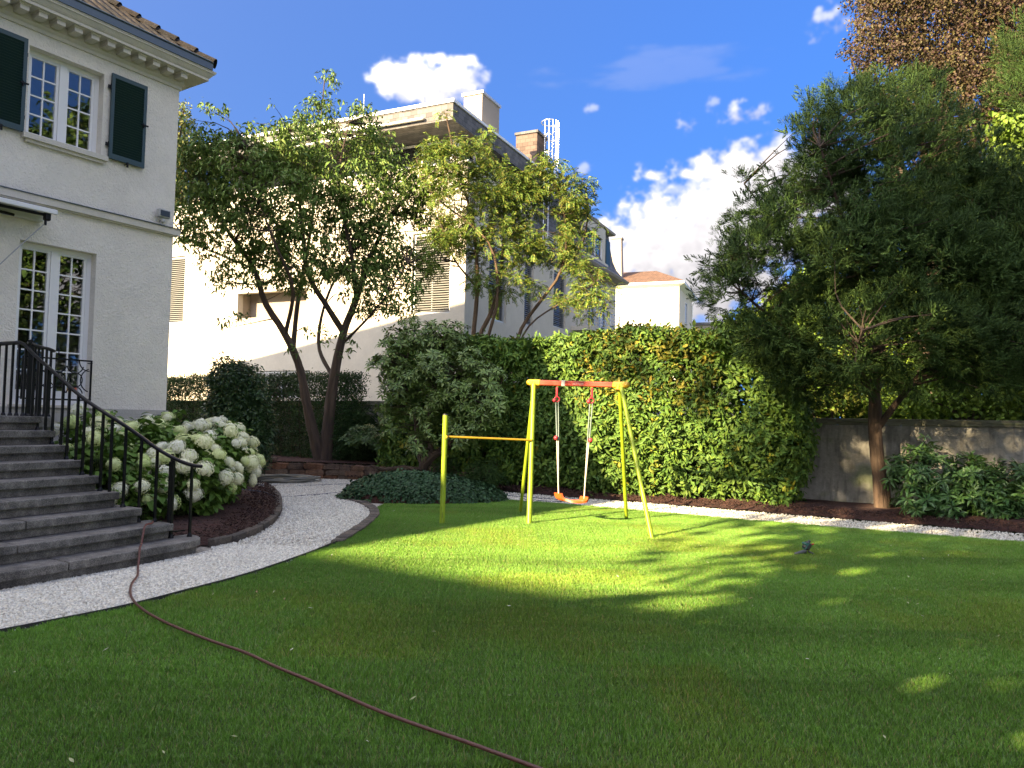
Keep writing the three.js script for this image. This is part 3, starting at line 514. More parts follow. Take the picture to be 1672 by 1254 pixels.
// --- scrolled guard in front of the french door ---
{
  const gd = thing('window_guard', 'low black iron guard with scrolls before the french door', 'window guard', ORIGIN, TURN), z = 0.13, iron = M.iron;
  const arc = (cx, cy, r, a0, a1, w = 0.009) => { const p = []; for (let k = 0; k <= 16; k++) { const a = a0 + (a1 - a0) * k / 16; p.push(new THREE.Vector3(cx + r * Math.cos(a), cy + r * Math.sin(a), z)); } return tube(p, w, 24, 6); };
  part('frame', merge([box(5.82, 6.9, 2.45, 2.475, z - 0.012, z + 0.012), box(5.82, 6.9, 1.80, 1.825, z - 0.012, z + 0.012), box(6.876, 6.9, 1.826, 2.449, z - 0.011, z + 0.011), box(5.82, 5.844, 1.826, 2.449, z - 0.011, z + 0.011), cyl([6.9, 2.43, z], [6.9, 2.43, 0], 0.01), cyl([6.9, 1.83, z], [6.9, 1.83, 0], 0.01), cyl([5.83, 2.43, z], [5.83, 2.43, 0], 0.01), cyl([5.83, 1.83, z], [5.83, 1.83, 0], 0.01)]), iron, gd);
  const R = Math.PI;
  for (const cx of [6.09, 6.36, 6.63]) part('scroll', merge([arc(cx, 2.14, 0.12, 0, 2 * R), arc(cx, 2.38, 0.13, R * 1.05, R * 1.95), arc(cx, 1.90, 0.13, R * 0.05, R * 0.95)]), iron, gd);
  part('scroll', merge([arc(6.92, 2.14, 0.20, R * 0.62, R * 1.38), arc(6.86, 2.46, 0.17, R * 1.0, R * 1.5)]), iron, gd);
  part('scroll', merge([arc(5.80, 2.14, 0.20, -R * 0.38, R * 0.38), arc(5.86, 2.46, 0.17, R * 1.5, R * 2.0)]), iron, gd);
  part('finial', merge([cyl([6.36, 2.47, z], [6.36, 2.62, z], 0.008), cyl([6.36, 2.60, z], [6.36, 2.68, z], 0.018, 0.002, 6), box(6.32, 6.40, 2.54, 2.555, z - 0.008, z + 0.008)]), iron, gd);
}

// ================= swing set and horizontal bar =================
const wear = per(texture(256, (u, v) => { const n = 0.86 + 0.22 * (tf(u, v, 5, 5, 3) - 0.5), d = smooth(0.62, 0.72, tf(u, v, 14, 4, 19)) * 0.16; return [n - d, n - d, n - d * 0.8]; }), 0.7), lime = std({ color: lin(0.33, 0.46, 0.02), map: wear, roughness: 0.42 }), yellow = std({ color: lin(0.55, 0.35, 0.015), map: wear, roughness: 0.45 }), red = std({ color: lin(0.48, 0.045, 0.014), map: wear, roughness: 0.42 }), orange = std({ color: lin(0.70, 0.12, 0.02), map: wear, roughness: 0.42 });
{
  const A = [0.37, 2.26, -12.8], B = [1.68, 2.2, -11.85], dir = V3(B).sub(V3(A)).normalize();
  const sw = thing('swing_set', 'lime green swing frame with red crossbar and yellow pull-up bar on the lawn', 'swing set');
  const yaw = Math.atan2(-dir.z, dir.x);
  part('leg', cyl([0.31, 0, -12.08], [0.36, 2.22, -12.74], 0.041, 0.041, 16), lime, sw);
  part('leg', cyl([0.19, 0, -13.62], [0.37, 2.22, -12.88], 0.03, 0.03, 14), lime, sw);
  part('leg', cyl([2.0, 0, -10.84], [1.68, 2.16, -11.79], 0.033, 0.033, 14), lime, sw);
  part('leg', cyl([1.95, 0, -12.88], [1.67, 2.16, -11.92], 0.03, 0.03, 14), lime, sw);
  const L = V3(A).distanceTo(V3(B)), mid = V3(A).lerp(V3(B), 0.5), tilt = Math.atan2(B[1] - A[1], Math.hypot(B[0] - A[0], B[2] - A[2]));
  const bar = piece('crossbar', sw, [mid.x, mid.y, mid.z], yaw); bar.rotation.set(0, yaw, tilt, 'YXZ');
  part('beam', rbox(L - 0.22, 0.085, 0.065, 0.015), red, bar);
  part('clip_band', rbox(0.07, 0.093, 0.073, 0.008).translate(-0.22, 0, 0), std({ color: lin(0.38, 0.36, 0.36), roughness: 0.5 }), bar);
  {
    const c = document.createElement('canvas'); c.width = 512; c.height = 96; const x = c.getContext('2d'); x.fillStyle = '#b2402f'; x.fillRect(0, 0, 512, 96); x.fillStyle = '#d2a097'; x.font = 'bold 74px sans-serif'; x.textAlign = 'center'; x.textBaseline = 'middle'; x.fillText('KETTLER', 256, 52);
    const t = new THREE.CanvasTexture(c); t.colorSpace = THREE.SRGBColorSpace;
    part('sticker', new THREE.PlaneGeometry(0.36, 0.062).translate(0.06, 0, 0.0345), std({ map: t, roughness: 0.5 }), bar);
  }
  for (const s of [-1, 1]) {
    part('end_sleeve', merge([rbox(0.24, 0.105, 0.09, 0.03).translate(s * (L / 2 - 0.02), 0, 0), new THREE.SphereGeometry(0.05, 12, 8).translate(s * (L / 2 + 0.10), 0, 0), cyl([s * (L / 2 - 0.02), -0.09, 0.05], [s * (L / 2 - 0.02), 0.0, 0.01], 0.048, 0.045, 12), cyl([s * (L / 2 - 0.02), -0.09, -0.05], [s * (L / 2 - 0.02), 0.0, -0.01], 0.045, 0.045, 12)]), yellow, bar);
  }
  const post = piece('bar_post', sw, [-1.03, 0, -11.88]);
  part('post_tube', cyl([0, 0, 0], [0.015, 1.68, 0], 0.041, 0.041, 18), lime, post);
  part('post_cap', merge([cyl([0.015, 1.68, 0], [0.015, 1.70, 0], 0.044, 0.036, 16)]), std({ color: lin(0.02, 0.02, 0.02), roughness: 0.5 }), post);
  part('pull_up_bar', cyl([-1.0, 1.35, -11.88], [0.335, 1.31, -12.42], 0.018, 0.018, 12), yellow, sw);
  part('bolt', merge([cyl([-1.0, 1.35, -11.83], [-1.0, 1.35, -11.93], 0.026, 0.026, 10)]), yellow, sw);

  // the hanging seat is a thing of its own
  const seat = thing('child_swing', 'orange plastic swing seat hanging on two pale ropes', 'swing');
  const tops = [[0.73, 2.19, -12.5], [1.27, 2.17, -12.13]], bots = [[0.785, 0.43, -12.42], [1.17, 0.41, -12.16]];
  const rope = std({ color: lin(0.58, 0.52, 0.43), roughness: 0.9 }), strap = std({ color: lin(0.16, 0.21, 0.20), roughness: 0.7 }), pink = std({ color: lin(0.42, 0.035, 0.05), roughness: 0.35 });
  tops.forEach((t, i) => {
    const b = bots[i], f = (k) => [t[0] + (b[0] - t[0]) * k, t[1] + (b[1] - t[1]) * k, t[2] + (b[2] - t[2]) * k];
    part('hanger', merge([rbox(0.035, 0.16, 0.03, 0.01).translate(...f(0.05)), new THREE.TorusGeometry(0.04, 0.012, 6, 14).translate(...f(0.12)), new THREE.SphereGeometry(0.035, 10, 8).translate(f(0.13)[0] - 0.04, f(0.13)[1], f(0.13)[2])]), pink, seat);
    const o = 0.022;
    part('strap', merge([cyl([f(0.14)[0] - o, f(0.14)[1], f(0.14)[2]], [f(0.50)[0] - o * 0.6, f(0.50)[1], f(0.50)[2]], 0.010, 0.010, 6), cyl([f(0.14)[0] + o, f(0.14)[1], f(0.14)[2]], [f(0.50)[0] + o * 0.6, f(0.50)[1], f(0.50)[2]], 0.010, 0.010, 6)]), strap, seat);
    part('rope', merge([cyl([f(0.50)[0] - o * 0.6, f(0.50)[1], f(0.50)[2]], f(1), 0.0095, 0.011, 7), cyl([f(0.50)[0] + o * 0.5, f(0.50)[1], f(0.50)[2]], f(0.85), 0.008, 0.008, 6)]), rope, seat);
    part('bead', new THREE.SphereGeometry(0.036, 14, 10).translate(f(0.475)[0] + (i ? 0.03 : -0.03), f(0.475)[1], f(0.475)[2] + 0.02), pink, seat);
  });
  const c = new THREE.CatmullRomCurve3([[0.775, 0.47, -12.43], [0.80, 0.40, -12.41], [0.88, 0.368, -12.355], [0.98, 0.355, -12.29], [1.08, 0.362, -12.22], [1.16, 0.385, -12.165], [1.18, 0.45, -12.15]].map(V3));
  const sh = new THREE.Shape(); sh.moveTo(-0.014, -0.09); sh.lineTo(0.014, -0.09); sh.lineTo(0.02, 0); sh.lineTo(0.014, 0.09); sh.lineTo(-0.014, 0.09); sh.closePath();
  const across = new THREE.Vector3(0.57, 0, 0.82), P = [], N = 24, ring = [[-0.018, -0.085], [0.016, -0.095], [0.022, -0.085], [0.008, 0], [0.022, 0.085], [0.016, 0.095], [-0.018, 0.085]];
  const pts = c.getPoints(N), tan = pts.map((_, i) => c.getTangent(i / N)), rows = pts.map((p, i) => { const nrm = new THREE.Vector3().crossVectors(across, tan[i]).normalize(); return ring.map(([a, b]) => p.clone().addScaledVector(nrm, a).addScaledVector(across, b)); });
  for (let i = 0; i < N; i++) for (let j = 0; j < ring.length; j++) { const k = (j + 1) % ring.length; for (const q of [rows[i][j], rows[i][k], rows[i + 1][k], rows[i][j], rows[i + 1][k], rows[i + 1][j]]) P.push(q.x, q.y, q.z); }
  for (const i of [0, N]) for (let j = 1; j < ring.length - 1; j++) for (const q of [rows[i][0], rows[i][j], rows[i][j + 1]]) P.push(q.x, q.y, q.z);
  const g = new THREE.BufferGeometry(); g.setAttribute('position', new THREE.Float32BufferAttribute(P, 3)); g.computeVertexNormals();
  part('seat', g, orange, seat);
}

// ================= hoses and small things on the ground =================
{
  const hm = std({ map: texture(64, (u, v) => (Math.abs(v - 0.25) < 0.09 ? [0.62, 0.30, 0.26] : tf(u, v, 8, 2, 3) > 0.5 ? [0.34, 0.20, 0.17] : [0.31, 0.185, 0.16])), roughness: 0.55 });
  const pts = [[...world(5.30, RISE * 2 + 0.016, 4.56)], [...world(5.18, RISE * 2 + 0.02, 4.72)], [...world(5.02, RISE * 2 + 0.025, 4.86)], [...world(4.94, RISE * 1.75, 4.96)], [...world(4.86, RISE + 0.03, 5.06)], [...world(4.76, RISE + 0.02, 5.20)], [...world(4.70, RISE * 0.7, 5.29)], [-3.80, 0.04, -7.98], [-3.60, 0.034, -7.55], [-3.48, 0.034, -7.20], [-3.25, 0.036, -6.72], [-2.93, 0.05, -6.24], [-2.60, 0.05, -5.88], [-2.33, 0.055, -5.62], [-2.02, 0.055, -5.36], [-1.71, 0.055, -5.12], [-1.43, 0.055, -4.85], [-1.18, 0.055, -4.63], [-0.91, 0.055, -4.38], [-0.66, 0.055, -4.15], [-0.38, 0.055, -3.93], [-0.19, 0.055, -3.79], [0.0, 0.055, -3.64], [0.5, 0.055, -3.25], [1.3, 0.055, -2.7]];
  const h = part('garden_hose', tube(pts, 0.010, 260, 8), hm, scene); tag(h, 'brown garden hose with red stripe snaking from the steps across the lawn', 'hose');
  const blue = std({ color: lin(0.035, 0.05, 0.085), roughness: 0.5 });
  const c1 = part('garden_hose_001', tube([[-6.1, 0.16, -15.0], [-5.4, 0.15, -15.3], [-4.95, 0.09, -15.55], [-4.6, 0.016, -15.35], [-4.2, 0.014, -15.75], [-3.8, 0.014, -16.3], [-3.45, 0.014, -17.05], [-3.0, 0.03, -17.3], [-2.4, 0.014, -17.7]], 0.013, 70, 7), blue, scene); tag(c1, 'thin dark blue hose lying across the gravel path before the ivy', 'hose');
  const c2 = part('garden_hose_002', tube([[-6.2, 0.12, -17.4], [-5.4, 0.014, -17.8], [-4.6, 0.014, -18.2], [-3.9, 0.014, -18.7], [-3.2, 0.014, -18.9], [-2.6, 0.014, -18.6], [-1.6, 0.014, -18.0], [-0.6, 0.014, -17.0], [0.6, 0.014, -16.2], [1.2, 0.014, -15.8], [0.9, 0.014, -15.55], [0.2, 0.014, -15.95]], 0.012, 90, 7), blue, scene); tag(c2, 'second dark hose along the far side of the gravel near the stone wall', 'hose');
  const loops = []; reseed(71);
  for (let k = 0; k < 15; k++) { const a = rr(0, 6), rx = rr(0.55, 1.0), rz = rr(0.45, 0.95), cx = -5.75 + rr(-0.14, 0.14), cz = -19.3 + rr(-0.12, 0.12), p = []; for (let i = 0; i <= 20; i++) { const q = a + i / 20 * 5.9; p.push([cx + rx * Math.cos(q), 0.018 + 0.012 * k * 0.55 + 0.02 * Math.abs(Math.sin(q * 2 + k)), cz + rz * Math.sin(q)]); } loops.push(tube(p, 0.015, 40, 6)); }
  const coil = part('hose_coil', merge(loops), std({ color: lin(0.19, 0.19, 0.16), roughness: 0.6 }), scene); tag(coil, 'loose coil of grey hose on the gravel by the stone retaining wall', 'hose');
  // sprinkler head standing on a spike
  const sp = thing('lawn_sprinkler', 'small dark pulse sprinkler standing on the lawn', 'sprinkler', [3.7, 0.012, -9.68], 0.2), blk = std({ color: lin(0.022, 0.024, 0.026), roughness: 0.4 }), teal = std({ color: lin(0.02, 0.10, 0.09), roughness: 0.4 });
  part('spike', merge([cyl([0, -0.012, 0], [0, 0.07, 0], 0.012, 0.02, 8)]), blk, sp);
  part('base_foot', merge([rbox(0.16, 0.035, 0.05, 0.012).rotateZ(0.28).translate(-0.075, 0.035, 0.01), rbox(0.09, 0.022, 0.04, 0.008).rotateZ(-0.5).translate(0.07, 0.03, 0.02)]), std({ color: lin(0.07, 0.075, 0.075), roughness: 0.5 }), sp);
  part('body', merge([rbox(0.085, 0.095, 0.075, 0.02).rotateZ(-0.6).translate(0.02, 0.115, 0), cyl([0.02, 0.14, 0], [0.06, 0.175, 0], 0.022, 0.018, 10)]), blk, sp);
  part('nozzle', cyl([0.05, 0.125, 0.0], [0.115, 0.135, 0.0], 0.014, 0.009, 8), red, sp);
  part('collar', merge([rbox(0.012, 0.10, 0.078, 0.004).rotateZ(-0.6).translate(0.005, 0.12, 0.002), rbox(0.05, 0.03, 0.078, 0.008).rotateZ(-0.6).translate(-0.005, 0.14, 0)]), teal, sp);
}

// ================= edging stones along path and beds =================
function setts(name, label, line, w, h, y, len, mat, seedN) {
  const o = thing(name, label, 'edging'); reseed(seedN);
  const c = new THREE.CatmullRomCurve3(line.map(([x, z]) => new THREE.Vector3(x, 0, z)), false, 'centripetal'), L = c.getLength(), n = Math.round(L / len), geos = [0, 1, 2].map((k) => { const g = rbox(len * 0.965, h, w * (0.94 + 0.05 * k), 0.012); g.applyMatrix4(new THREE.Matrix4()); return g; });
  for (let i = 0; i < n; i++) { const p = c.getPointAt((i + 0.5) / n), t = c.getTangentAt((i + 0.5) / n); part('edging_stone', geos[i % 3], mat[i % mat.length], o, [p.x + rr(-0.006, 0.006), y + rr(-0.008, 0.006), p.z + rr(-0.006, 0.006)], [rr(-0.03, 0.03), Math.atan2(-t.z, t.x) + rr(-0.03, 0.03), rr(-0.02, 0.02)]); }
  return o;
}
{
  const es = [[0.80, 0.72, 0.66], [0.62, 0.57, 0.54], [0.92, 0.80, 0.72]].map((c) => std({ color: lin(...c), map: per(M.graniteMap.clone(), 1), bumpMap: M.granite.bumpMap, bumpScale: 0.006, roughness: 0.95 }));
  setts('path_edging', 'flat grey brown setts edging the curved lawn beside the ivy mound', [[-2.20, -9.9], [-2.17, -10.8], [-2.17, -11.8], [-2.23, -12.8], [-2.42, -13.7], [-2.72, -14.5], [-3.05, -15.1], [-3.3, -15.75], [-3.36, -16.5]], 0.16, 0.09, 0.004, 0.24, es, 81);
  setts('bed_edging', 'low rounded grey stones edging the mulched hydrangea bed', [[-3.62, -9.42], [-3.5, -9.95], [-3.48, -10.8], [-3.72, -12.35], [-4.19, -14.07], [-4.82, -15.9], [-5.5, -17.5]], 0.11, 0.14, 0.03, 0.36, es, 82);
  const strip = spline2([[-6.2, 0], [-5.5, -2.5], [-4.6, -4.2], [-3.64, -5.61], [-3.15, -6.37], [-2.9, -6.98], [-2.62, -7.74], [-2.34, -8.99], [-2.2, -9.9]], 60);
  const P = []; for (let i = 0; i < strip.length - 1; i++) { const a = strip[i], b = strip[i + 1], q = (p, o, y) => { const t = [strip[Math.min(i + 1, 60)][0] - strip[i][0], strip[Math.min(i + 1, 60)][1] - strip[i][1]], l = Math.hypot(...t); return [p[0] + o * t[1] / l, y, p[1] - o * t[0] / l]; }; const c = [q(a, -0.006, 0), q(b, -0.006, 0), q(b, -0.006, 0.04), q(a, -0.006, 0.04), q(a, 0.006, 0.04), q(b, 0.006, 0.04), q(b, 0.006, 0), q(a, 0.006, 0)]; for (const [u, v, w, z] of [[0, 1, 2, 3], [3, 2, 5, 4], [4, 5, 6, 7]]) for (const k of [u, v, w, u, w, z]) P.push(...c[k]); }
  const g = new THREE.BufferGeometry(); g.setAttribute('position', new THREE.Float32BufferAttribute(P, 3)); g.computeVertexNormals();
  tag(part('lawn_edging', g, std({ color: lin(0.035, 0.033, 0.032), roughness: 0.7 }), scene), 'thin dark metal strip between lawn and white gravel', 'edging');
}
// ================= dry stone retaining wall =================
{
  const rw = thing('retaining_wall', 'low dry stone retaining wall of reddish brown blocks behind the gravel', 'stone wall'); reseed(91);
  const tex = texture(256, (u, v) => { const n = 0.72 + 0.5 * (tf(u, v, 6, 5, 3) - 0.5) + 0.15 * (tf(u, v, 40, 2, 8) - 0.5); return [n, n * 0.98, n * 0.95]; });
  const mats = [[0.40, 0.21, 0.13], [0.33, 0.21, 0.155], [0.44, 0.27, 0.18], [0.29, 0.21, 0.17], [0.38, 0.29, 0.23]].map((c) => std({ color: lin(...c), map: per(tex.clone(), 0.5), bumpMap: per(stuccoBump.clone(), 0.4), bumpScale: 0.02, roughness: 1 }));
  const line = new THREE.CatmullRomCurve3([[-8.2, 0, -20.72], [-6.6, 0, -20.55], [-5, 0, -20.48], [-3.6, 0, -20.15], [-2.4, 0, -19.4], [-1.25, 0, -18.5], [-0.5, 0, -17.95]].map(V3)), L = line.getLength();
  const stone = (w, h, dd) => { const g = new THREE.BoxGeometry(w, h, dd, 3, 2, 2), P = g.attributes.position, k = rnd() * 50; for (let i = 0; i < P.count; i++) { const x = P.getX(i), y = P.getY(i), z = P.getZ(i); const f = (q) => (noise3(x * 9 + k + q, y * 9 + k, z * 9 + q) - 0.5); const r = 1 - 0.10 * (Math.abs(x / w * 2) > 0.9 && Math.abs(y / h * 2) > 0.9 ? 1 : 0); P.setXYZ(i, x * r + f(1) * 0.05, y * r + f(5) * 0.035, z + f(9) * 0.05); } const n = g.toNonIndexed(); n.computeVertexNormals(); return n; };
  let y = 0.0; const courses = [0.10, 0.13, 0.16, 0.15];
  courses.forEach((h, ci) => {
    let a = rr(0, 0.2); while (a < L - 0.3) {
      const w = rr(0.24, 0.62), u = (a + w / 2) / L; if (u > 1) break; const p = line.getPointAt(u), t = line.getTangentAt(u);
      if (ci < 3 || (u > 0.72 && rnd() > 0.2) || (u < 0.28 && rnd() > 0.45)) part('stone', stone(w * 0.97, h * rr(0.88, 1.08), rr(0.22, 0.32)), mats[Math.floor(rnd() * 5)], rw, [p.x + rr(-0.02, 0.02) + ci * 0.008, y + h / 2 + rr(-0.008, 0.008), p.z + rr(-0.03, 0.03) - ci * 0.02], [rr(-0.06, 0.06), Math.atan2(-t.z, t.x) + rr(-0.07, 0.07), rr(-0.04, 0.04)]);
      a += w;
    }
    y += h * 0.97;
  });
}
// ================= rendered garden wall along the boundary =================
{
  const streak = texture(1024, (u, v) => {
    const st = tf(u, v * 0.12, 64, 3, 5), bl = tf(u, v, 6, 5, 9), fine = tf(u, v, 96, 2, 4), drip = smooth(0.5, 0.72, tf(u, v * 0.2 + 0.3, 40, 3, 61)), moss = smooth(0.54, 0.68, tf(u, v, 5, 4, 33)), pale = smooth(0.56, 0.7, tf(u, v, 4, 4, 77));
    let r = 0.56 + 0.18 * (bl - 0.5) + 0.08 * (st - 0.5) + 0.08 * (fine - 0.5) - 0.08 * drip + 0.10 * pale, g = r * 0.985, b = r * 0.93; r -= moss * 0.09; g -= moss * 0.055; b -= moss * 0.13; return [r, g, b];
  });
  const wm = std({ map: per(streak, 3.4), bumpMap: per(stuccoBump.clone(), 0.8), bumpScale: 0.008, roughness: 0.98 }), cm = std({ color: lin(0.62, 0.64, 0.52), map: per(streak.clone(), 2.3), bumpMap: per(stuccoBump.clone(), 0.6), bumpScale: 0.01, roughness: 1 });
  const wall = (name, label, z0, z1, h) => { // along the villa's outward direction, at 16.45 m along its front
    const w = thing(name, label, 'garden wall', ORIGIN, TURN);
    part('wall_face', box(16.45, 16.75, -0.1, h - 0.13, z0, z1), wm, w);
    for (let z = z0; z < z1 - 0.01; z += 2.4) part('coping_slab', rbox(0.42, 0.125, Math.min(2.4, z1 - z) - 0.012, 0.012).translate(16.6, h - 0.064, z + Math.min(2.4, z1 - z) / 2), cm, w);
  };
  wall('garden_wall', 'weathered grey rendered garden wall with stained coping behind the yew', 6, 30, 1.80);
  wall('garden_wall', 'darker taller stretch of garden wall behind the two-stemmed tree', -16, 5.98, 2.12);
}

// ================= neighbouring buildings =================
M.white = std({ color: lin(0.64, 0.59, 0.50), map: per(stuccoMap.clone(), 3), roughness: 0.95 });
M.beige = std({ color: lin(0.36, 0.315, 0.27), map: per(stuccoMap.clone(), 2), roughness: 0.95 });
M.darkGlass = phys({ color: lin(0.02, 0.024, 0.026), roughness: 0.02, ior: 1.9 });
M.alu = std({ color: lin(0.55, 0.56, 0.56), roughness: 0.4, metalness: 0.3 });
M.slate = std({ color: lin(0.15, 0.145, 0.145), map: per(texture(512, (u, v) => { const row = Math.floor(v * 24), c = Math.floor(u * 16 + (row % 2) * 0.5), h = hash3(c % 16, row, 5), e = (u * 16 + (row % 2) * 0.5) % 1, q = (v * 24) % 1, n = 0.78 + 0.26 * h - (e < 0.06 || q < 0.1 ? 0.25 : 0); return [n, n, n]; }), 4), roughness: 0.8 });
M.slateSunlit = std({ color: lin(0.165, 0.155, 0.155), map: M.slate.map, roughness: 0.85 });  // paler copy of the slate, sunlight on the front put into its colour
M.blind = std({ color: lin(0.17, 0.17, 0.16), roughness: 0.5 });
M.steel = std({ color: lin(0.62, 0.63, 0.64), roughness: 0.3, metalness: 0.8 });
M.tileRed = std({ color: lin(0.15, 0.085, 0.055), map: per(texture(512, (u, v) => { const row = Math.floor(v * 12), h = hash3(Math.floor(u * 20), row, 7), q = (v * 12) % 1, w = 0.5 + 0.5 * Math.cos(u * 20 * 6.283), n = 0.72 + 0.25 * h + 0.12 * w - (q < 0.12 ? 0.22 : 0); return [n, n * 0.98, n * 0.95]; }), 4.5), roughness: 0.95 });
function loft(x0, x1, z0, z1, bands, capped = true) { // stacked rectangles grown by o at height h
  const P = [], U = [], v = ([o, h]) => [[x0 - o, h, z1 + o], [x1 + o, h, z1 + o], [x1 + o, h, z0 - o], [x0 - o, h, z0 - o]], q = (a, b, c, e) => { for (const k of [a, b, c, a, c, e]) { P.push(...k); U.push(k[0] + k[2], k[1] * 1.05); } };
  for (let i = 0; i < bands.length - 1; i++) { const a = v(bands[i]), b = v(bands[i + 1]); for (let j = 0; j < 4; j++) { const k = (j + 1) % 4; q(a[j], a[k], b[k], b[j]); } }
  if (capped) { const b = v(bands[bands.length - 1]); q(b[0], b[1], b[2], b[3]); const a = v(bands[0]); q(a[3], a[2], a[1], a[0]); }
  const g = new THREE.BufferGeometry(); g.setAttribute('position', new THREE.Float32BufferAttribute(P, 3)); g.setAttribute('uv', new THREE.Float32BufferAttribute(U, 2)); g.computeVertexNormals(); return g;
}
// a window set into a wall that faces +z at z (or +x at x when side is true); u runs along the wall
function win(b, side, at, u0, u1, y0, y1, { blind = 0, bars = 1, sill = true } = {}) {
  const w = piece('window', b); const B = (a0, a1, c0, c1, d0, d1) => side ? box(at + d0, at + d1, c0, c1, a0, a1) : box(a0, a1, c0, c1, at + d0, at + d1), f = 0.06;
  part('frame', merge([B(u0, u0 + f, y0, y1, -0.10, 0.012), B(u1 - f, u1, y0, y1, -0.10, 0.012), B(u0 + f, u1 - f, y1 - f, y1, -0.10, 0.012), B(u0 + f, u1 - f, y0, y0 + f, -0.10, 0.012)]), M.alu, w);
  for (let k = 0; k < bars + 1; k++) { const a = u0 + f + (u1 - u0 - 2 * f) * k / (bars + 1), c = u0 + f + (u1 - u0 - 2 * f) * (k + 1) / (bars + 1); part('pane', B(a + (k ? 0.02 : 0), c - (k < bars ? 0.02 : 0), y0 + f, y1 - f, -0.09, -0.06), M.darkGlass, w); }
  for (let k = 1; k <= bars; k++) { const a = u0 + f + (u1 - u0 - 2 * f) * k / (bars + 1); part('mullion', B(a - 0.019, a + 0.019, y0 + f, y1 - f, -0.09, 0.0), M.whitePaint, w); }
  if (sill) part('sill', B(u0 - 0.04, u1 + 0.04, y0 - 0.05, y0 - 0.002, -0.05, 0.07), M.alu, w);
  if (blind) { const n = Math.round((y1 - y0 - 0.1) * blind / 0.085), sg = side ? new THREE.BoxGeometry(0.006, 0.062, u1 - u0 - 2 * f).rotateZ(0.7) : new THREE.BoxGeometry(u1 - u0 - 2 * f, 0.062, 0.006).rotateX(-0.7); for (let k = 0; k < n; k++) { const y = y1 - 0.1 - k * 0.085; part('blind_slat', sg, M.blind, w, side ? [at + 0.03, y, (u0 + u1) / 2] : [(u0 + u1) / 2, y, at + 0.03]); } }
  return w;
}
{
  const b = thing('apartment_building', 'white flat-roofed modern apartment block with grey slate penthouse roof', 'building', [-2.22, 0, -26], -25 * deg);
  const wx = 0.14, wz = -0.9;
  // openings are real recesses: wall pieces leave 0.12 m deep niches for the windows
  const wallF = new THREE.Shape([[-19, -0.1], [wx, -0.1], [wx, 10.75], [-13.2, 10.75], [-13.2, 10.5], [-19, 10.5]].map((p) => new THREE.Vector2(...p)));
  const fh = [[-14.66, -13.44, 5.50, 8.40], [-2.06, -0.46, 5.40, 8.34], [-9.5, -6.6, 2.35, 3.42], [-10.4, -6.85, 5.44, 6.6]];
  wallF.holes = fh.map(([a, c, d0, e]) => new THREE.Path([[a, d0], [a, e], [c, e], [c, d0]].map((p) => new THREE.Vector2(...p))));
  part('front_wall', new THREE.ExtrudeGeometry(wallF, { depth: 0.3, bevelEnabled: false }).translate(0, 0, wz - 0.3), M.white, b);
  const wallR = new THREE.Shape([[0.9 + 0.302, -0.1], [12.3, -0.1], [12.3, 8.6], [6.6, 8.6], [6.6, 10.75], [1.202, 10.75]].map((p) => new THREE.Vector2(...p)));
  const rh = [[2.75, 4.3, 5.4, 8.3], [6.0, 6.9, 5.6, 8.3], [9.2, 10.7, 5.9, 8.45]];
  wallR.holes = rh.map(([a, c, d0, e]) => new THREE.Path([[a, d0], [a, e], [c, e], [c, d0]].map((p) => new THREE.Vector2(...p))));
  part('side_wall', new THREE.ExtrudeGeometry(wallR, { depth: 0.3, bevelEnabled: false }).rotateY(Math.PI / 2).translate(wx - 0.3, 0, 0), M.white, b);
  part('back_wall', box(-19, wx - 0.302, -0.1, 10.5, -12.3, -12), M.white, b);
  part('side_wall', box(-19, -18.7, -0.1, 10.5, -11.99, wz - 0.302), M.white, b);
  part('terrace_floor', box(-18.69, wx - 0.31, 10.0, 10.2, -11.98, wz - 0.31), M.beige, b);
  part('inner_floor', box(-18.69, wx - 0.31, 5.0, 5.2, -11.98, wz - 0.5), M.room, b);
  part('balcony_recess', merge([box(-10.5, -6.8, 5.21, 6.8, -1.75, -1.65), box(-10.55, -10.42, 5.21, 6.8, -1.64, wz - 0.302), box(-6.83, -6.7, 5.21, 6.8, -1.64, wz - 0.302)]), M.beige, b);
  part('balcony_parapet', box(-10.38, -6.87, 5.45, 5.60, wz - 0.25, wz - 0.1), M.beige, b);
  win(b, false, wz - 0.10, -14.64, -13.46, 5.52, 8.38, { blind: 1, bars: 0 });
  win(b, false, wz - 0.10, -2.04, -0.48, 5.42, 8.32, { blind: 1, bars: 1 });
  win(b, false, wz - 0.10, -9.48, -6.62, 2.37, 3.40, { bars: 3, sill: false });
  win(b, true, wx - 0.10, -4.28, -2.77, 5.42, 8.28, { blind: 0.55, bars: 1 }); win(b, true, wx - 0.10, -6.88, -6.02, 5.62, 8.28, { blind: 1, bars: 0 }); win(b, true, wx - 0.10, -10.68, -9.22, 5.92, 8.43, { blind: 1, bars: 0 });
  part('parapet_cap', merge([box(-13.15, wx + 0.03, 10.752, 10.80, wz - 0.33, wz + 0.04), box(wx - 0.33, wx + 0.04, 10.752, 10.80, -6.6, wz - 0.332), box(-19, -13.22, 10.502, 10.55, wz - 0.33, wz + 0.04)]), M.whitePaint, b);
  // penthouse
  part('penthouse_wall', merge([box(-12.2, -5.4, 10.2, 11.95, -2.2, -2.0), box(-12.2, -12.0, 10.2, 11.95, -11, -2.21)]), M.slateSunlit, b);
  const pg = piece('penthouse_glazing', b);
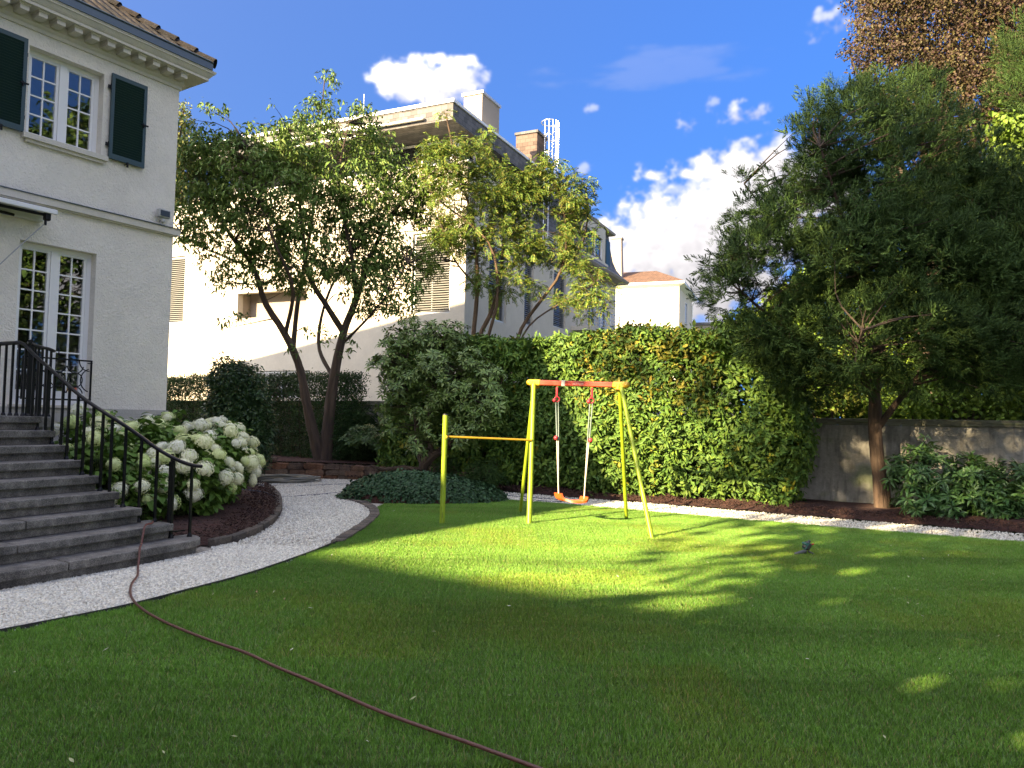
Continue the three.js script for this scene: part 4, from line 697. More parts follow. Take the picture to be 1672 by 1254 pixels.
  part('glazing_frame', merge([box(-5.38, -5.28, 10.2, 11.95, -1.75, -1.6), box(-3.6, -3.52, 10.2, 11.95, -1.7, -1.62), box(-2.27, -2.19, 10.2, 11.95, -1.7, -1.62), box(-1.0, -0.62, 10.2, 11.95, -1.75, -1.6), box(-5.27, -1.01, 11.87, 11.949, -1.7, -1.62), box(-0.75, -0.63, 11.85, 11.949, -6.5, -1.76), box(-0.75, -0.63, 10.2, 11.849, -2.9, -2.82), box(-0.75, -0.63, 10.2, 11.849, -4.6, -4.5)]), M.whitePaint, pg);
  for (const [a, c] of [[-5.27, -3.61], [-3.51, -2.28], [-2.18, -1.01]]) part('pane', box(a, c, 10.21, 11.86, -1.67, -1.65), M.darkGlass, pg);
  for (const [a, c] of [[-2.81, -1.77], [-4.49, -2.91], [-6.5, -4.61]]) part('pane', box(-0.70, -0.68, 10.21, 11.84, a, c), M.darkGlass, pg);
  const roof = piece('penthouse_roof', b);
  part('fascia', box(-12.5, 0, 11.96, 12.56, -0.4, -0.002), M.slateSunlit, roof);
  part('fascia', box(-0.4, 0.001, 11.955, 12.555, -12.3, -0.403), M.slate, roof);
  part('roof_slab', box(-12.5, -0.41, 12.0, 12.5, -12.3, -0.41), M.slate, roof);
  part('roof_edge', merge([box(-12.56, 0.05, 12.562, 12.68, -0.45, 0.05), box(-0.45, 0.05, 12.562, 12.66, -12.3, -0.452)]), M.whitePaint, roof);
  part('awning_box', merge([rbox(6.2, 0.12, 0.16, 0.03).translate(-6.2, 12.20, 0.10), rbox(4.2, 0.10, 0.14, 0.03).translate(-5.2, 11.90, 0.02), rbox(3.0, 0.09, 0.12, 0.03).translate(-2.6, 12.12, 0.09)]), M.alu, roof);
  for (const [x, z, h] of [[-3.9, -0.2, 0.9], [-1.35, -0.2, 0.95], [-7.5, -0.2, 0.3], [-9.8, -0.2, 0.3]]) part('lightning_rod', cyl([x, 12.66, z], [x, 12.66 + h, z], 0.018, 0.01, 6), M.whitePaint, roof);
  part('slate_wall', box(wx - 0.35, wx - 0.01, 8.602, 11.95, -12.3, -6.61), M.slate, b);
  const c1 = piece('chimney', b); part('shaft', box(-1.3, -0.5, 12.5, 14.2, -4.6, -3.1), M.beige, c1); part('cap', box(-1.36, -0.44, 14.202, 14.3, -4.66, -3.04), M.alu, c1);
  const c2 = piece('chimney', b); part('shaft', box(-0.95, 0.05, 12.5, 14.05, -8.2, -7.2), std({ color: lin(0.15, 0.105, 0.085), map: M.slate.map, roughness: 0.9 }), c2); part('cap', box(-1.0, 0.1, 14.052, 14.16, -8.25, -7.15), M.slate, c2);
  const lad = piece('ladder_cage', b); const bars = []; for (let k = 0; k < 7; k++) { const a = -1.3 + k / 6 * 2.6; bars.push(cyl([0.32 + 0.38 * Math.cos(a), 11.6, -8.0 + 0.38 * Math.sin(a)], [0.32 + 0.38 * Math.cos(a), 14.75, -8.0 + 0.38 * Math.sin(a)], 0.018, 0.018, 6)); } bars.push(cyl([0.18, 8.8, -8.26], [0.18, 14.75, -8.26], 0.025), cyl([0.18, 8.8, -7.74], [0.18, 14.75, -7.74], 0.025));
  for (const y of [12.4, 13.3, 14.05, 14.72]) { const g = new THREE.TorusGeometry(0.39, 0.022, 6, 24, 4.6).rotateX(Math.PI / 2).rotateY(2.3 + Math.PI).translate(0.32, y, -8.0); bars.push(g); }
  for (let y = 9; y < 14.7; y += 0.3) bars.push(cyl([0.18, y, -8.26], [0.18, y, -7.74], 0.012, 0.012, 5));
  part('ladder', merge(bars), M.steel, lad);
  const bal = piece('french_balcony', b), bb = []; for (let k = 0; k < 9; k++) bb.push(cyl([wx + 0.12, 9.0 + k * 0.11, -9.3], [wx + 0.12, 9.0 + k * 0.11, -8.1], 0.014, 0.014, 5)); bb.push(box(wx + 0.005, wx + 0.14, 8.95, 9.93, -9.34, -9.30), box(wx + 0.005, wx + 0.14, 8.95, 9.93, -8.1, -8.06)); part('rail', merge(bb), M.whitePaint, bal);
}
{
  const b = thing('mansard_house', 'pale old house with slate mansard roof and shuttered dormer window', 'building', [-2.22, 0, -26], -25 * deg);
  const X = 0.14, z0 = -18.4, z1 = -12.31;
  part('wall', box(-9, X, -0.1, 9.25, z0, z1), M.white, b);
  part('eaves', loft(-9, X, z0, z1, [[0.02, 9.252], [0.10, 9.33], [0.55, 9.40], [0.62, 9.52], [0.60, 9.55]]), M.beige, b);
  const rf = piece('roof', b);
  part('mansard_slope', loft(-9, X, z0, z1, [[0.60, 9.552], [0.28, 9.80], [0.02, 10.15], [-0.14, 10.6], [-0.25, 11.2], [-0.34, 12.0]], false), M.slate, rf);
  part('upper_eave', loft(-9, X, z0, z1, [[-0.34, 12.0], [-0.05, 12.08], [-0.02, 12.2]]), M.beige, rf);
  part('upper_slope', loft(-9, X, z0, z1, [[-0.02, 12.202], [-1.0, 12.75], [-2.8, 13.4]]), M.slate, rf);
  const dm = piece('dormer', b);
  part('dormer_front', merge([box(X - 1.2, X + 0.02, 9.62, 10.1, -16.4, -13.2), box(X - 1.2, X + 0.02, 11.35, 11.95, -16.4, -13.2), box(X - 1.2, X + 0.02, 10.1, 11.35, -13.75, -13.2), box(X - 1.2, X + 0.02, 10.1, 11.35, -16.4, -15.95)]), M.white, dm);
  part('dormer_ledge', box(X + 0.021, X + 0.16, 9.95, 10.08, -16.5, -13.1), M.white, dm);
  part('dormer_pane', box(X - 0.12, X - 0.09, 10.1, 11.35, -15.95, -13.75), M.darkGlass, dm);
  part('dormer_frame', merge([box(X - 0.08, X - 0.02, 10.1, 11.35, -14.9, -14.78), box(X - 0.08, X - 0.02, 10.1, 11.35, -15.95, -15.85), box(X - 0.08, X - 0.02, 10.1, 11.35, -13.85, -13.75)]), M.whitePaint, dm);
  part('dormer_shutter', box(X + 0.022, X + 0.06, 10.0, 11.45, -17.1, -16.45), M.shutter, dm); part('dormer_shutter', box(X + 0.022, X + 0.06, 10.1, 11.4, -13.7, -13.25), M.shutter, dm);
  win(b, true, X + 0.09, -16.4, -15.3, 6.2, 8.6, { bars: 1, sill: false }); win(b, true, X + 0.09, -14.6, -13.5, 6.2, 8.6, { bars: 1, sill: false });
  const rl = piece('balcony_railing', b), bars = []; for (let k = 0; k < 6; k++) bars.push(cyl([X + 0.9, 6.35 + k * 0.17, -22.5], [X + 0.9, 6.35 + k * 0.17, -11.6], 0.016, 0.016, 5)); for (let k = 0; k < 8; k++) bars.push(cyl([X + 0.9, 6.2, -11.6 - k * 1.55], [X + 0.9, 7.25, -11.6 - k * 1.55], 0.028, 0.028, 6)); part('rails', merge(bars), M.steel, rl);
  part('balcony_slab', box(X + 0.002, X + 1.0, 6.0, 6.2, -22.6, -11.5), M.white, b);
  part('terrace_block', box(-6, X + 1.0, -0.1, 5.99, -26.5, z0 - 0.02), M.white, b);
  part('terrace_screen', box(X - 0.5, X + 1.4, 6.0, 7.55, -23.1, -22.9), M.alu, b);
}
{
  const b = thing('far_house', 'white house with brown tiled hip roof and tall chimney beyond the hedge', 'building', [17.32, 0, -80], -20 * deg);
  part('wall', box(-21.6, 0, -0.1, 16.4, -10.8, 0), M.white, b);
  part('eaves', loft(-21.6, 0, -10.8, 0, [[0.01, 16.1], [0.46, 16.3], [0.6, 16.37], [0.6, 16.6]]), M.whitePaint, b);
  part('roof', (() => { const q = (o, h) => [[-21.6 - o, h, o], [o, h, o], [o, h, -10.8 - o], [-21.6 - o, h, -10.8 - o]], a = q(0.63, 16.602), r0 = [-3.3, 18.95, -5.4], r1 = [-18.3, 18.95, -5.4], P = [], U = []; for (const f of [[a[0], a[1], r0, r1], [a[1], a[2], r0, r0], [a[2], a[3], r1, r0], [a[3], a[0], r1, r1]]) for (const k of [f[0], f[1], f[2], f[0], f[2], f[3]]) { P.push(...k); U.push(k[0] + k[2] * 0.0, k[1] * 2.2 - k[2] * 0.3); } const g = new THREE.BufferGeometry(); g.setAttribute('position', new THREE.Float32BufferAttribute(P, 3)); g.setAttribute('uv', new THREE.Float32BufferAttribute(U, 2)); g.computeVertexNormals(); return g; })(), M.tileRed, b);
  const c = piece('chimney', b); part('shaft', loft(-7.75, -6.65, -3.1, -2.1, [[0.10, 17.1], [0.06, 18.3], [-0.04, 22.1]]), M.beige, c); part('cap', box(-7.8, -6.6, 22.102, 22.3, -3.15, -2.05), M.beige, c);
  win(b, true, 0.09, -6.0, -4.5, 12.8, 15.1, { bars: 0 });
  part('downpipe', merge([cyl([0.14, 0, -10.2], [0.14, 15.6, -10.2], 0.08), cyl([0.14, 15.6, -10.2], [0.62, 16.35, -10.5], 0.08)]), M.whitePaint, b);
}
{
  const b = thing('distant_block', 'low grey flat-roofed block far beyond the hedge', 'building', [21, 0, -92], -15 * deg);
  part('wall', box(-2.5, 6, -0.1, 13.6, -6, 0), M.beige, b); part('roof_edge', box(-2.7, 6.2, 13.602, 13.9, -6.2, 0.2), M.slate, b);
}

// ================= vegetation =================
function tree(name, label, group) { return thing(name, label, 'tree', [0, 0, 0], 0, group); }
const deeper = (blobs, k = 1.2, ky = 0.92) => blobs.map((b) => [b[0], b[1], b[2], b[3], (b[4] ?? b[3]) * ky, b[3] * k]);
// ---- two-stemmed tree behind the retaining wall ----
{
  reseed(101);
  const t = tree('spreading_tree', 'dark two-stemmed deciduous tree spreading over the retaining wall bed');
  const limbs = [
    [[[-5.25, 0.25, -21.4], [-5.65, 1.89, -21.3], [-5.9, 3.06, -21.2], [-6.24, 3.85, -21], [-6.78, 4.74, -20.8], [-7.01, 5.57, -20.6], [-7.49, 6.29, -20.3], [-8.01, 7.13, -20]], 0.17, 0.035],
    [[[-5.14, 0.25, -21.4], [-5.06, 2.07, -21.5], [-4.94, 3.2, -21.6], [-4.81, 4.09, -21.8], [-4.53, 5.04, -22], [-4.21, 6.3, -22.2], [-3.58, 7.61, -22.3], [-2.85, 8.57, -22.3]], 0.20, 0.03],
    [[[-4.8, 4, -21.8], [-5.22, 4.72, -21.4], [-5.65, 5.5, -21], [-5.8, 6.61, -20.8], [-5.93, 7.94, -20.6], [-6.18, 9.29, -20.4]], 0.10, 0.02],
    [[[-6.05, 3.42, -21.1], [-6.09, 4.91, -21.6], [-6.01, 6.22, -22], [-5.93, 7.74, -22.3], [-5.87, 9.61, -22.4], [-5.75, 11.64, -22.4]], 0.08, 0.015],
    [[[-4.53, 5.04, -22], [-4.56, 6.12, -21.4], [-4.76, 7.23, -21], [-4.83, 8.53, -20.8], [-4.58, 9.66, -20.6]], 0.075, 0.015],
    [[[-6.24, 3.85, -21], [-5.85, 5.02, -20.2], [-6.15, 6.02, -19.6], [-6.6, 7.23, -19.4], [-6.96, 8.49, -19.4]], 0.065, 0.015],
    [[[-4.83, 3.74, -21.8], [-4.04, 4.38, -21.2], [-3.32, 5.18, -20.8], [-2.89, 5.82, -20.6]], 0.05, 0.01],
    [[[-7.01, 5.57, -20.6], [-7.67, 5.82, -20.3], [-8.37, 6.07, -20], [-8.61, 6.26, -19.8]], 0.04, 0.008],
    [[[-5.01, 2.68, -21.6], [-5.73, 3.81, -22.6], [-5.56, 5.55, -23.2], [-4.58, 7.36, -23.6], [-3.86, 8.92, -23.6]], 0.07, 0.015],
    [[[-6.49, 4.29, -20.9], [-7.21, 4.07, -20.6], [-7.95, 3.86, -20.4]], 0.02, 0.006],
  ];
  part('trunk', merge(limbs.map(([p, a, b], i) => limb(p, a, b, 26, i < 2 ? 10 : 7, 0.12))), M.bark, t);
  const B = deeper([[-8.34, 8.62, -19.6, 0.72], [-8.19, 7.64, -19.8, 0.95], [-7.33, 8.08, -19.6, 1.03], [-6.76, 8.79, -20.2, 0.9], [-6.06, 9.03, -20.6, 0.85], [-5.74, 10.29, -21.8, 0.69], [-5.69, 11.51, -22.3, 0.36], [-4.69, 9.92, -21.5, 0.79], [-4.16, 9.31, -22, 0.91], [-3.46, 8.34, -22.3, 0.92], [-2.82, 7.99, -22.3, 0.75], [-4.35, 7.87, -21.4, 1.12], [-5.57, 8.19, -21.4, 1.06], [-6.38, 7.31, -20.2, 1.13], [-7.43, 6.74, -20, 1.05], [-8.26, 6.45, -19.9, 0.63], [-6.07, 6.01, -21, 1.1], [-6.88, 5.69, -20.4, 0.81], [-4.91, 6.38, -21.8, 1.04], [-3.65, 6.36, -21.6, 0.93], [-3.07, 5.18, -20.8, 0.66], [-4.1, 5.27, -21.4, 0.78], [-3.31, 4.35, -20.9, 0.42], [-7.99, 9.8, -19.9, 0.35], [-7.94, 5.39, -20.2, 0.51], [-4.7, 3.68, -21.2, 0.3], [-5.33, 3.99, -21, 0.33], [-7.71, 3.95, -20.4, 0.23], [-5.87, 3.43, -20.6, 0.2], [-7.19, 4.22, -20.5, 0.26], [-2.16, 7.25, -22.2, 0.46], [-8.69, 7.17, -19.9, 0.48], [-2.61, 6.2, -21.6, 0.58], [-2.58, 9.09, -22.3, 0.46]]);
  const pts = sample(B, 4300, { shell: 0.12, gap: 0.46, freq: 2.1, edge: 0.4 });
  part('twigs', merge(twigs(pointsOn(limbs.map((l) => l[0])), pts, 5, 0.022)), M.bark, t);
  const tones = [[0.10, 0.17, 0.03], [0.078, 0.142, 0.028], [0.12, 0.195, 0.038], [0.15, 0.20, 0.05]];
  crownOf(t, 'crown', [0, 1, 2].map(() => clump(9, 0.17, 0.125, 0.05, tones, 0.7)), M.leaf, pts, { tilt: 0.5, tone: 0.25 });
}
// ---- light green multi-stemmed tree behind the hedge ----
{
  reseed(111);
  const t = tree('multi_stemmed_tree', 'yellow-green multi-stemmed tree with feathery leaves behind the laurel hedge');
  const limbs = [
    [[[-1.3, 0, -22.3], [-1.15, 3.84, -22], [-1.06, 5.43, -22], [-1.22, 7.34, -21.8], [-1.7, 8.87, -21.6], [-2.05, 10.37, -21.6]], 0.11, 0.02],
    [[[-1.2, 0, -22.3], [-1.01, 3.84, -22], [-0.58, 4.94, -22.2], [-0.33, 6.76, -22.3], [-0.44, 8.58, -22.3], [-0.98, 10.09, -22.2]], 0.11, 0.02],
    [[[-1.0, 0, -22.3], [-0.72, 3.89, -21.8], [-0.46, 5.01, -21.5], [-0.69, 6.52, -21.3], [-2.43, 8.02, -21.2], [-2.8, 8.88, -21.2]], 0.08, 0.015],
    [[[-0.2, 0, -22.5], [0.18, 4.13, -22], [0.73, 5.02, -22], [1.33, 5.92, -22], [1.49, 7.09, -22], [1.01, 9.06, -22]], 0.09, 0.02],
    [[[-0.1, 0, -22.5], [0.31, 4.13, -22], [1.32, 4.97, -21.6], [2.06, 5.37, -21.3], [2.48, 5.71, -21.2]], 0.06, 0.012],
    [[[1.33, 5.92, -22], [1.96, 6.81, -22.3], [2.13, 8.11, -22.4], [1.94, 8.84, -22.4]], 0.05, 0.01],
    [[[-1.06, 5.43, -22], [-1.72, 6.18, -21.4], [-2.16, 7.33, -21.2]], 0.04, 0.01],
  ];
  part('trunk', merge(limbs.map(([p, a, b], i) => limb(p, a, b, 22, 8, 0.1))), std({ map: M.bark.map, color: lin(1.5, 1.4, 1.2), bumpMap: M.bark.bumpMap, bumpScale: 0.02, roughness: 1 }), t);
  const B = deeper([[-2.47, 8.89, -21.3, 0.61], [-1.89, 9.18, -21.5, 0.58], [-2.1, 10.28, -21.6, 0.24], [-1.27, 9.25, -21.9, 0.66], [-0.98, 10.09, -22.2, 0.32], [-1.77, 8.1, -21.4, 0.77], [-0.76, 8.33, -22.1, 0.91], [0.14, 8.05, -22.3, 0.85], [-1.16, 7.01, -21.9, 0.91], [-2.07, 6.84, -21.3, 0.68], [-0.01, 6.75, -22.2, 0.8], [0.93, 8.51, -22, 0.74], [0.92, 9.15, -22, 0.35], [1.49, 8.04, -22.2, 0.71], [1.78, 7.08, -22.3, 0.64], [1.05, 6.72, -22, 0.7], [1.93, 5.99, -21.8, 0.56], [2.48, 5.19, -21.2, 0.44], [2.07, 4.86, -21.3, 0.51], [1.58, 5.24, -21.6, 0.52], [2.48, 5.71, -21.2, 0.3], [-0.16, 5.59, -21.8, 0.56], [-1.03, 5.54, -21.6, 0.45], [-2.38, 5.78, -21.2, 0.44], [0.55, 5.27, -21.9, 0.38], [2.04, 8.48, -22.4, 0.46]]);
  const pts = sample(B, 1500, { shell: 0.15, gap: 0.46, freq: 2.0, edge: 0.45 });
  part('twigs', merge(twigs(pointsOn(limbs.map((l) => l[0])), pts, 4, 0.02)), M.bark, t);
  const tones = [[0.115, 0.19, 0.028], [0.09, 0.16, 0.028], [0.145, 0.205, 0.032], [0.19, 0.18, 0.035]];
  const feather = [0, 1, 2].map(() => joinTurned([0, 1, 2, 3, 4].map(() => pinnate(6, 0.24, 0.075, 0.026, tones, 0.35)), 0.09));
  crownOf(t, 'crown', feather, M.leaf, pts, { tilt: 0.6, tone: 0.3 });
}
// ---- yew beside the wall ----
function spray(n, L, tones) { // feathery flat shoot along +y
  const out = [];
  const fan = (L0, rot, base) => { for (let i = 0; i < n; i++) for (const s of [-1, 1]) { const y = L0 * (0.08 + 0.92 * i / n), g = leafLite(0.042 * (1.15 - 0.6 * i / n), 0.011, 0, 0.1); g.rotateX(rr(-0.5, 0.5)); g.rotateZ(s > 0 ? 0.75 : Math.PI - 0.75); g.translate(0, y, 0); g.rotateZ(rot); g.translate(base[0], base[1], base[2]); out.push(tint(g, ...toneOf(tones))); } };
  fan(L, 0, [0, 0, 0]); fan(L * 0.6, 0.7, [-0.01, L * 0.25, 0]); fan(L * 0.6, -0.7, [0.01, L * 0.3, 0]); fan(L * 0.45, 0.5, [-0.01, L * 0.5, 0.02]);
  return merge(out);
}
const YEW = [[0.038, 0.076, 0.018], [0.030, 0.062, 0.016], [0.048, 0.090, 0.020], [0.064, 0.106, 0.022]];
{
  reseed(121);
  const t = tree('yew_tree', 'dark green yew with reddish leaning trunk in front of the garden wall');
  const limbs = [
    [[[6.9, -0.09, -14.3], [6.85, 0.59, -14.3], [6.77, 1.38, -14.3], [6.75, 2.29, -14.3], [6.8, 3.2, -14.3], [6.94, 4.38, -14.4], [7.02, 5.9, -14.4], [7.07, 7.32, -14.4]], 0.155, 0.03],
    [[[6.79, 1.61, -14.3], [7.08, 2.17, -14], [7.53, 2.84, -13.8], [8.08, 3.6, -13.6], [8.68, 4.47, -13.5]], 0.07, 0.02],
    [[[6.77, 2.17, -14.3], [6.16, 2.73, -14.2], [5.4, 3.15, -14], [4.55, 3.66, -13.8], [3.74, 4.3, -13.7]], 0.07, 0.015],
    [[[6.77, 2.52, -14.3], [6.45, 3.46, -14.6], [5.95, 4.43, -14.8], [5.11, 5.5, -14.8], [4.45, 6.33, -14.8]], 0.065, 0.015],
    [[[6.82, 2.98, -14.3], [7.51, 4.19, -14.6], [8.33, 5.44, -14.8], [9, 6.94, -14.9]], 0.065, 0.015],
    [[[6.82, 3.21, -14.3], [6.12, 4.33, -13.6], [5.67, 5.45, -13.3], [5.3, 6.5, -13.2]], 0.06, 0.015],
    [[[6.77, 2.06, -14.3], [6.13, 2.56, -13.4], [5.67, 2.91, -12.6], [5.49, 3.14, -12]], 0.05, 0.012],
    [[[6.8, 2.29, -14.3], [7.57, 3.07, -15.2], [8.22, 3.92, -16]], 0.05, 0.012],
  ];
  part('trunk', merge(limbs.map(([p, a, b], i) => limb(p, a, b, 26, i ? 7 : 12, i ? 0.1 : 0.2))), M.yewBark, t);
  const B = deeper([[3.6, 4.54, -13.8, 0.31], [3.94, 3.98, -13.8, 0.53], [4.39, 4.71, -14, 0.67], [4.42, 5.61, -14.4, 0.44], [4.33, 6.26, -14.6, 0.23], [4.88, 6.21, -14.4, 0.3], [4.92, 4.25, -13.9, 0.77], [5.17, 5.41, -14, 0.78], [5.24, 6.97, -14.2, 0.32], [5.51, 6.44, -14, 0.67], [5.43, 7.17, -13.8, 0.33], [6.13, 6.92, -14, 0.78], [6.4, 7.7, -14.2, 0.51], [7.19, 7.56, -14.4, 0.69], [7.31, 6.55, -14.2, 0.9], [6.21, 5.71, -13.8, 0.93], [5.79, 4.54, -13.6, 0.92], [6.89, 4.89, -13.6, 0.97], [8.11, 5.81, -14, 0.89], [8.93, 6.48, -14.6, 0.52], [8.79, 5.71, -14, 0.78], [7.75, 4.32, -13.4, 0.96], [8.48, 4.3, -13.2, 0.89], [9.16, 5.11, -13.4, 0.85], [5.32, 3.35, -13.8, 0.68], [4.62, 3.35, -14, 0.56], [5.83, 3.07, -13.2, 0.74], [6.63, 3.26, -12.9, 0.77], [7.45, 3.07, -12.9, 0.77], [8.28, 3.09, -12.9, 0.77], [8.97, 3.53, -13, 0.72], [5.25, 2.59, -14.2, 0.51], [5.86, 2.44, -14.3, 0.46], [6.94, 2.63, -13.3, 0.36], [4.98, 2.95, -14.4, 0.46], [7.98, 8.32, -15, 0.41], [8.52, 7.52, -15, 0.43], [6.96, 8.21, -14.4, 0.25], [5.91, 7.67, -14, 0.25], [7.94, 2.8, -13.2, 0.42], [8.55, 2.79, -13, 0.46]], 1.3, 0.95);
  const pts = sample(B, 19500, { shell: 0.2, gap: 0.42, freq: 2.0, edge: 0.7 });
  part('twigs', merge(twigs(pointsOn(limbs.map((l) => l[0]), 18), pts, 24, 0.025)), M.bark, t);
  crownOf(t, 'crown', [0, 1, 2].map(() => spray(9, 0.22, YEW)), M.needle, pts, { aim: 0.9, up: 0.35, tilt: 0.35, tone: 0.3, scale: [0.75, 1.35] });
}
// ---- clipped laurel hedge along the wall ----
const LAUREL = [[0.068, 0.135, 0.022], [0.082, 0.155, 0.024], [0.052, 0.112, 0.022], [0.11, 0.18, 0.024]];
function inVilla(s, h, t) { const p = world(s, h, t); return new THREE.Vector3(p[0], p[1], p[2]); }
function hedge(name, label, s0, s1, t0, t1, hTop, n, geos, mat, opts = {}) {
  const h = thing(name, label, 'hedge'), pts = [], dirS = new THREE.Vector3(0.5446, 0, -0.8387), dirT = new THREE.Vector3(0.8387, 0, 0.5446);
  const L = t1 - t0, W = s1 - s0, aF = L * hTop, aT = L * W, aE = W * hTop, tot = aF * 1.25 + aT + aE * 2;
  for (let i = 0; i < n; i++) {
    const q = rnd() * tot, deep = Math.pow(rnd(), 1.6) * (opts.depth ?? 0.42); let s, t, y, o;
    if (q < aF) { s = s0 + deep; t = rr(t0, t1); y = rr(opts.low ?? 0.12, hTop); o = dirS.clone().negate(); }
    else if (q < aF * 1.25) { s = s1 - deep; t = rr(t0, t1); y = rr(0.3, hTop); o = dirS.clone(); }
    else if (q < aF * 1.25 + aT) { s = rr(s0, s1); t = rr(t0, t1); y = hTop - deep; o = new THREE.Vector3(0, 1, 0); }
    else { const e = rnd() < 0.5; s = rr(s0, s1); t = e ? t0 + deep : t1 - deep; y = rr(0.2, hTop); o = e ? dirT.clone().negate() : dirT.clone(); }
    const core = rnd() < 0.24; if (core) s = rr(s0 + 0.3, s1 - 0.2);
    const bul = 0.32 * (fbm(t * 0.9, y * 0.9, s * 0.9, 3) - 0.5) + (opts.bulge ? opts.bulge(t, y) : 0), round = opts.round ?? 0.25, hy = Math.max(0, y - hTop + round) / round, he = Math.max(0, Math.max(t0 + 0.5 - t, t - t1 + 0.5)) / 0.5;
    if (o.y < 0.5) s += (o.dot(dirS) < 0 ? 1 : -1) * (round * hy * hy * 0.5 + 0.25 * he * he);
    const p = inVilla(s, y, t).addScaledVector(o, bul); if (!core && fbm(p.x * 2.2, p.y * 2.2, p.z * 2.2, 3) < (opts.gap ?? 0.34)) continue;
    p.out = o; p.tt = t; pts.push(p);
  }
  crownOf(h, 'foliage', geos, mat, pts, { aim: opts.aim ?? 1.1, up: 0.35, tilt: 0.55, tone: 0.28, warm: opts.warm, scale: [0.75, 1.2] });
  const st = []; for (let t = t0 + 0.3; t < t1; t += rr(0.25, 0.5)) { const s = s0 + W * rr(0.35, 0.65), p = (a, b, c) => inVilla(s + a, b, t + c).toArray(); st.push(limb([p(0, 0, 0), p(rr(-0.1, 0.1), hTop * 0.35, rr(-0.2, 0.2)), p(rr(-0.25, 0.15), hTop * 0.7, rr(-0.4, 0.4)), p(rr(-0.4, 0.2), hTop * 0.95, rr(-0.6, 0.6))], 0.035, 0.008, 9, 5)); for (let k = 0; k < 4; k++) { const y = hTop * rr(0.1, 0.8); st.push(limb([p(0, y, 0), p(-0.2, y + 0.2, rr(-0.3, 0.3)), p(rr(-0.55, -0.35), y + 0.35, rr(-0.6, 0.6))], 0.014, 0.004, 5, 4)); } }
  part('stems', merge(st), M.bark, h);
  return h;
}
reseed(131);
hedge('laurel_hedge', 'tall clipped cherry laurel hedge behind the swing', 15.0, 16.35, -0.6, 9.45, 3.55, 13500, [0, 1, 2, 3].map(() => clump(8, 0.13, 0.125, 0.052, LAUREL, 0.25)), M.leaf, { gap: 0.28, depth: 0.6, bulge: (t, y) => 0.25 * Math.exp(-Math.pow((y - 1.3) / 1.0, 2)) - 0.25 * smooth(0.5, 0, y) + 0.12 * Math.sin(t * 1.3), warm: (p) => (p.tt > 5.0 && p.tt < 8.0 && p.y > 1.9 && rnd() < 0.26) ? [1.6 + 0.7 * rnd(), 1.05, 0.8] : (rnd() < 0.03 ? [1.9, 1.1, 0.7] : null) });
reseed(133);
hedge('back_hedge', 'dark clipped hedge rising over the boundary at the back of the garden', 15.45, 16.4, -16.5, -2.6, 2.88, 13000, [0, 1, 2].map(() => clump(10, 0.13, 0.055, 0.028, [[0.030, 0.066, 0.018], [0.024, 0.054, 0.016], [0.038, 0.075, 0.02]], 0.2)), M.needle, { gap: 0.18, depth: 0.6 });
// ---- rhododendrons ----
const RHODO = [[0.105, 0.175, 0.034], [0.088, 0.155, 0.032], [0.12, 0.19, 0.038], [0.14, 0.195, 0.042]];
function rhodo(name, label, blobs, n, limbs, tones, opts = {}) {
  const r = thing(name, label, 'shrub'), B = deeper(blobs, 1.2, 0.9), pts = sample(B, n, { shell: 0.5, gap: opts.gap ?? 0.48, freq: 2.4, edge: 0.4 });
  part('stems', merge([...limbs.map(([p, a, b]) => limb(p, a, b, 18, 8, 0.25)), ...twigs(pointsOn(limbs.map((l) => l[0])), pts, 2, 0.014)]), M.bark, r);
  crownOf(r, 'foliage', [0, 1, 2].map(() => whorl(11, opts.leaf ?? 0.14, 0.046, tones)), M.gloss, pts, { aim: 0.7, up: 0.8, tilt: 0.35, tone: 0.25, scale: [0.8, 1.25], warm: opts.warm });
  return r;
}
reseed(141);
rhodo('rhododendron', 'large gnarled rhododendron leaning over the ivy mound', [[-2.85, 2.83, -18.2, 0.49], [-2.68, 3.44, -18.4, 0.44], [-2.17, 3.67, -18.4, 0.5], [-1.56, 3.51, -18.2, 0.52], [-3.02, 2.09, -18, 0.32], [-2.41, 2.53, -18, 0.49], [-1.8, 2.75, -17.8, 0.57], [-1.14, 2.82, -17.6, 0.56], [-1.92, 2.04, -17.8, 0.51], [-1.19, 2.11, -17.4, 0.55], [-0.64, 2.54, -17.4, 0.5], [-0.48, 1.95, -17.1, 0.41], [-0.75, 1.43, -17.2, 0.49], [-1.45, 1.41, -17.4, 0.47], [-2.51, 1.89, -18, 0.34], [-2.01, 1.12, -17.6, 0.34], [-2.77, 1.52, -17.9, 0.26]], 1000, [[[[-2, 0.1, -18.2], [-2.07, 0.46, -18.2], [-1.85, 0.75, -18.1], [-1.41, 1.05, -17.9], [-1.13, 1.7, -17.7], [-1.22, 2.54, -17.7]], 0.14, 0.03], [[[-2.07, 0.41, -18.2], [-2.59, 0.46, -18.3], [-3.04, 0.41, -18.4], [-3.33, 0.49, -18.4]], 0.075, 0.03], [[[-2.04, 0.46, -18.2], [-2.21, 0.95, -18.3], [-2.27, 1.68, -18.2], [-2.56, 2.54, -18.2], [-2.47, 3.28, -18.3]], 0.08, 0.02], [[[-1.85, 0.75, -18.1], [-1.92, 1.54, -17.9], [-1.77, 2.4, -17.9], [-1.66, 3.21, -18.1]], 0.07, 0.02], [[[-1.41, 1.05, -17.9], [-0.83, 1.42, -17.5], [-0.49, 1.98, -17.3], [-0.22, 2.55, -17.4]], 0.06, 0.015]], RHODO);
reseed(143);
